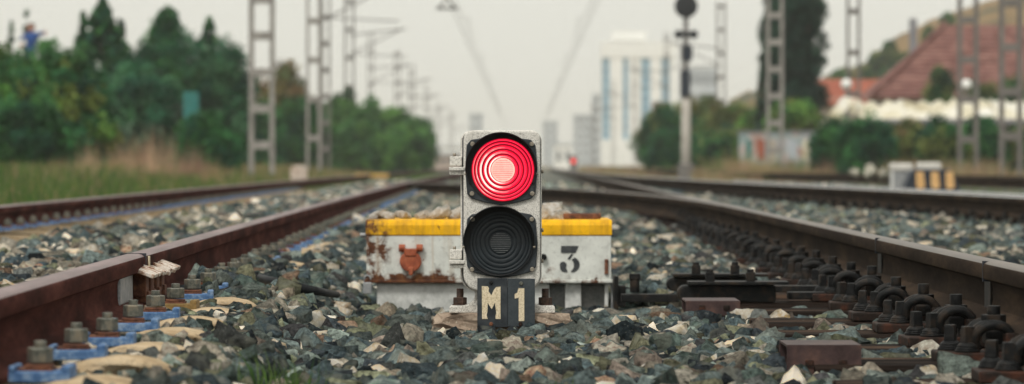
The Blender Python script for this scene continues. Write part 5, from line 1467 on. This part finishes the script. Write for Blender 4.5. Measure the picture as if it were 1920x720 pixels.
# shed with crumpled white sheet roof
d3 = 112.0
t = empty('open_shed', (x(1750, d3), d3, ZG), 'open shed with crumpled white sheet roof and sloping left end', 'shed')
def sheet(px0, px1, n, seed):
    r = random.Random(seed); vs = []
    rows = 6
    for j in range(rows + 1):
        for i in range(n + 1):
            px = px0 + (px1 - px0) * i / n; a = j / rows
            wv = .05 * math.sin(i * 1.9 + seed) + r.uniform(-.03, .03)
            sag = -.04 * math.sin(math.pi * i / n) * 2
            vs.append((x(px, d3), d3 + 1.6 * a, z(222, d3) + (z(186, d3) - z(222, d3)) * (a ** .7) + wv * (.4 + a) + sag))
    m_ = MB(); m_.add(vs, [(j * (n + 1) + i, j * (n + 1) + i + 1, (j + 1) * (n + 1) + i + 1, (j + 1) * (n + 1) + i) for j in range(rows) for i in range(n)], 0, True)
    o = m_.build('roof_sheet', MAT['sheet'], t); so_ = o.modifiers.new('thick', 'SOLIDIFY'); so_.thickness = .03
sheet(1612, 1700, 10, 1); sheet(1697, 1800, 12, 4); sheet(1797, 1870, 9, 7); sheet(1867, 1990, 12, 9)
MB().box(((x(1612, d3) + x(1990, d3)) / 2, d3 + .02, z(227, d3)), (x(1990, d3) - x(1612, d3), .06, .13)).build('fascia', MAT['shed_grey'], t)
p = [Vector((x(1535, d3), d3 - .2, z(236, d3))), Vector((x(1566, d3), d3 - .2, z(232, d3))), Vector((x(1606, d3), d3 + .6, z(184, d3))), Vector((x(1584, d3), d3 + .6, z(180, d3)))]
lo_ = [q + Vector((0, .06, -.04)) for q in p]
MB().add(p + lo_, [(0, 1, 2, 3), (7, 6, 5, 4), (0, 4, 5, 1), (1, 5, 6, 2), (2, 6, 7, 3), (3, 7, 4, 0)]).build('end_sheet', MAT['sheet'], t)
MB().box((x(1605, d3), d3 + .3, z(205, d3)), (.36, .3, .4)).build('bundle', MAT['sheet'], t, bevel=.1)
for px in (1545, 1610, 1700, 1800, 1870, 1950): MB().box((x(px, d3), d3 + .25, (z(225, d3) + ZG) / 2), (.09, .09, z(225, d3) - ZG)).build('post', MAT['shed_grey'], t)
MB().box(((x(1530, d3) + x(1640, d3)) / 2, d3 + .1, z(250, d3)), (x(1600, d3) - x(1518, d3), .05, .07)).build('rail', MAT['white_wall'], t)
MB().box(((x(1612, d3) + x(1990, d3)) / 2, d3 + 1.9, (z(222, d3) + ZG) / 2), (x(1990, d3) - x(1612, d3), .1, z(222, d3) - ZG)).build('back_wall', MAT['shed_grey'], t)
# lamp above the shed
for px, py, lab in ((1587, 158, 'pale round lamp in front of the orange-red roof'), (1812, 159, 'pale round lamp between the legs of the wide mast')):
    q = U(px, py, 116); e = empty('globe_lamp', (q.x, 116, ZG), lab, 'lamp', 'globe lamps')
    bm = bmesh.new(); bmesh.ops.create_uvsphere(bm, u_segments=16, v_segments=10, radius=.17); me = bpy.data.meshes.new('globe'); bm.to_mesh(me); bm.free(); me.materials.append(MAT['white_wall']); o = bpy.data.objects.new('globe', me); link(o, e); o.location = q - e.location
    MB().tube([(q.x, 116, ZG), (q.x, 116, q.z - .1)], .04, 8).build('post', MAT['galv_dark'], e)

# graffiti wall
def graffiti():
    m = NT('faded_graffiti'); v = m.coord(rnd=False)
    n1 = m.n('ShaderNodeTexNoise'); n1.inputs['Scale'].default_value = 1.1; n1.inputs['Detail'].default_value = 1; m.l(v, n1.inputs['Vector'])
    c = m.ramp(n1.outputs['Fac'], [(0.30, (0.28, 0.30, 0.34)), (0.40, (0.45, 0.43, 0.44)), (0.47, (0.24, 0.33, 0.33)), (0.53, (0.50, 0.47, 0.45)), (0.60, (0.36, 0.20, 0.16)), (0.64, (0.50, 0.45, 0.40)), (0.72, (0.34, 0.34, 0.42))])
    m.base(c); m.set(0.85); return m.mat
MAT['graffiti'] = graffiti()
d4 = 118.0
t = empty('graffiti_wall', (x(1460, d4), d4, ZG), 'low pale wall with faded graffiti below the cypress', 'wall')
MB().box(((x(1386, d4) + x(1530, d4)) / 2, d4 + .1, (z(248, d4) + ZG) / 2), (x(1530, d4) - x(1386, d4), .2, z(248, d4) - ZG)).build('wall', MAT['graffiti'], t, bevel=.01)
MB().box(((x(1386, d4) + x(1530, d4)) / 2, d4 + .1, z(247, d4)), (x(1530, d4) - x(1386, d4) + .06, .28, .06)).build('coping', MAT['shed_grey'], t)
for px, w_, mt in ((1427, 14, 'tile_red'), (1404, 10, 'teal'), (1448, 16, 'plaster'), (1486, 18, 'far_grey'), (1510, 10, 'sheet')):
    MB().box((x(px, d4), d4 - .002, (z(262, d4) + z(300, d4)) / 2), (w_ * d4 / F, .01, (z(262, d4) - z(300, d4)))).build('painted_panel', MAT[mt], t)

# ------------------------------------------------------------------ hills
def hillmat():
    m = NT('dry_hillside'); v = m.coord(rnd=False)
    c = m.ramp(m.noise(v, .06, 5, .7), [(0.38, (0.045, 0.058, 0.025)), (0.45, (0.15, 0.10, 0.045)), (0.60, (0.27, 0.17, 0.07)), (0.72, (0.32, 0.215, 0.09))])
    m.base(c); m.set(.95, 0, .2); return m.mat
def hill(d, prof, depth):
    xs_ = [p[0] for p in prof]; px = np.linspace(xs_[0], xs_[-1], 70); py = np.interp(px, xs_, [p[1] for p in prof])
    vs = []; rows = 14
    for j in range(rows + 1):
        a = j / rows; dd = d + depth * a
        for i in range(70):
            H = ZC - (py[i] - HY) * (d + depth) / F
            hh = H * (math.sin(a * math.pi / 2) ** 1.3) + (rng.normal(0, .10) * (1 if 0 < j else 0))
            vs.append(((px[i] - CX) * (d + depth) / F, dd, ZG - .3 + hh))
    for i in range(70): vs.append(((px[i] - CX) * (d + depth) / F, d + depth * 2, ZG - .3))
    fs = [(j * 70 + i, j * 70 + i + 1, (j + 1) * 70 + i + 1, (j + 1) * 70 + i) for j in range(rows + 1) for i in range(69)]
    m_ = MB(); m_.add(vs, fs, 0, True); o = m_.build('hill', hillmat()); tag(o, kind='structure')
hill(300, [(1500, 290), (1535, 140), (1560, 126), (1605, 118), (1635, 98), (1660, 74), (1680, 56), (1710, 46), (1740, 28), (1790, 12), (1845, -6), (1960, -50), (2200, -100), (2500, 60), (2700, 290)], 120)
hill(430, [(1345, 300), (1368, 178), (1400, 163), (1440, 160), (1500, 150), (1580, 140), (1640, 300)], 60)
HB = [(1646, 112, 24), (1668, 92, 16), (1622, 136, 40), (1664, 126, 40), (1694, 112, 36), (1742, 64, 12), (1580, 142, 30), (1776, 40, 14)]
for i, (px, py, wp) in enumerate(HB):
    dd = 290.0; q = U(px, py, dd)
    w_ = wp * dd / F / 2
    labs = ['dark shrub high on the hillside left of the roof', 'shrub on the hill ridge above the chimney', 'wide shrub on the left foot of the hill', 'big green shrub on the hillside', 'broad green shrub just above the hip of the roof', 'small shrub on the hill ridge', 'shrub on the hill behind the orange roof', 'shrub on the hill ridge above the big roof']
    hgt_ = q.z + .6
    cs = env_blob(60, w_, w_, max(1.2, w_ * 1.6), hgt_ - max(1.2, w_ * 1.6) - ZG - 0.2)
    make_tree('hill_shrub', (q.x, dd + 60 * .0, ZG), labs[i], 'shrub', cs, .35, 40, .28, DG + OL, hgt_ - ZG - .5, .08, 'shrubs on the hillside')

# ------------------------------------------------------------------ haze
mh = bpy.data.materials.new('haze'); mh.use_nodes = True
ntm = mh.node_tree; ntm.nodes.remove(ntm.nodes['Principled BSDF'])
pv = ntm.nodes.new('ShaderNodeVolumePrincipled'); pv.inputs['Color'].default_value = (0.985, 0.985, 0.965, 1); pv.inputs['Density'].default_value = 0.0004
ntm.links.new(pv.outputs[0], ntm.nodes['Material Output'].inputs['Volume'])
mb = MB().box((0, 1360, 21.6), (3100, 3400, 47.2))
hz = mb.build('haze', mh); tag(hz, kind='stuff')
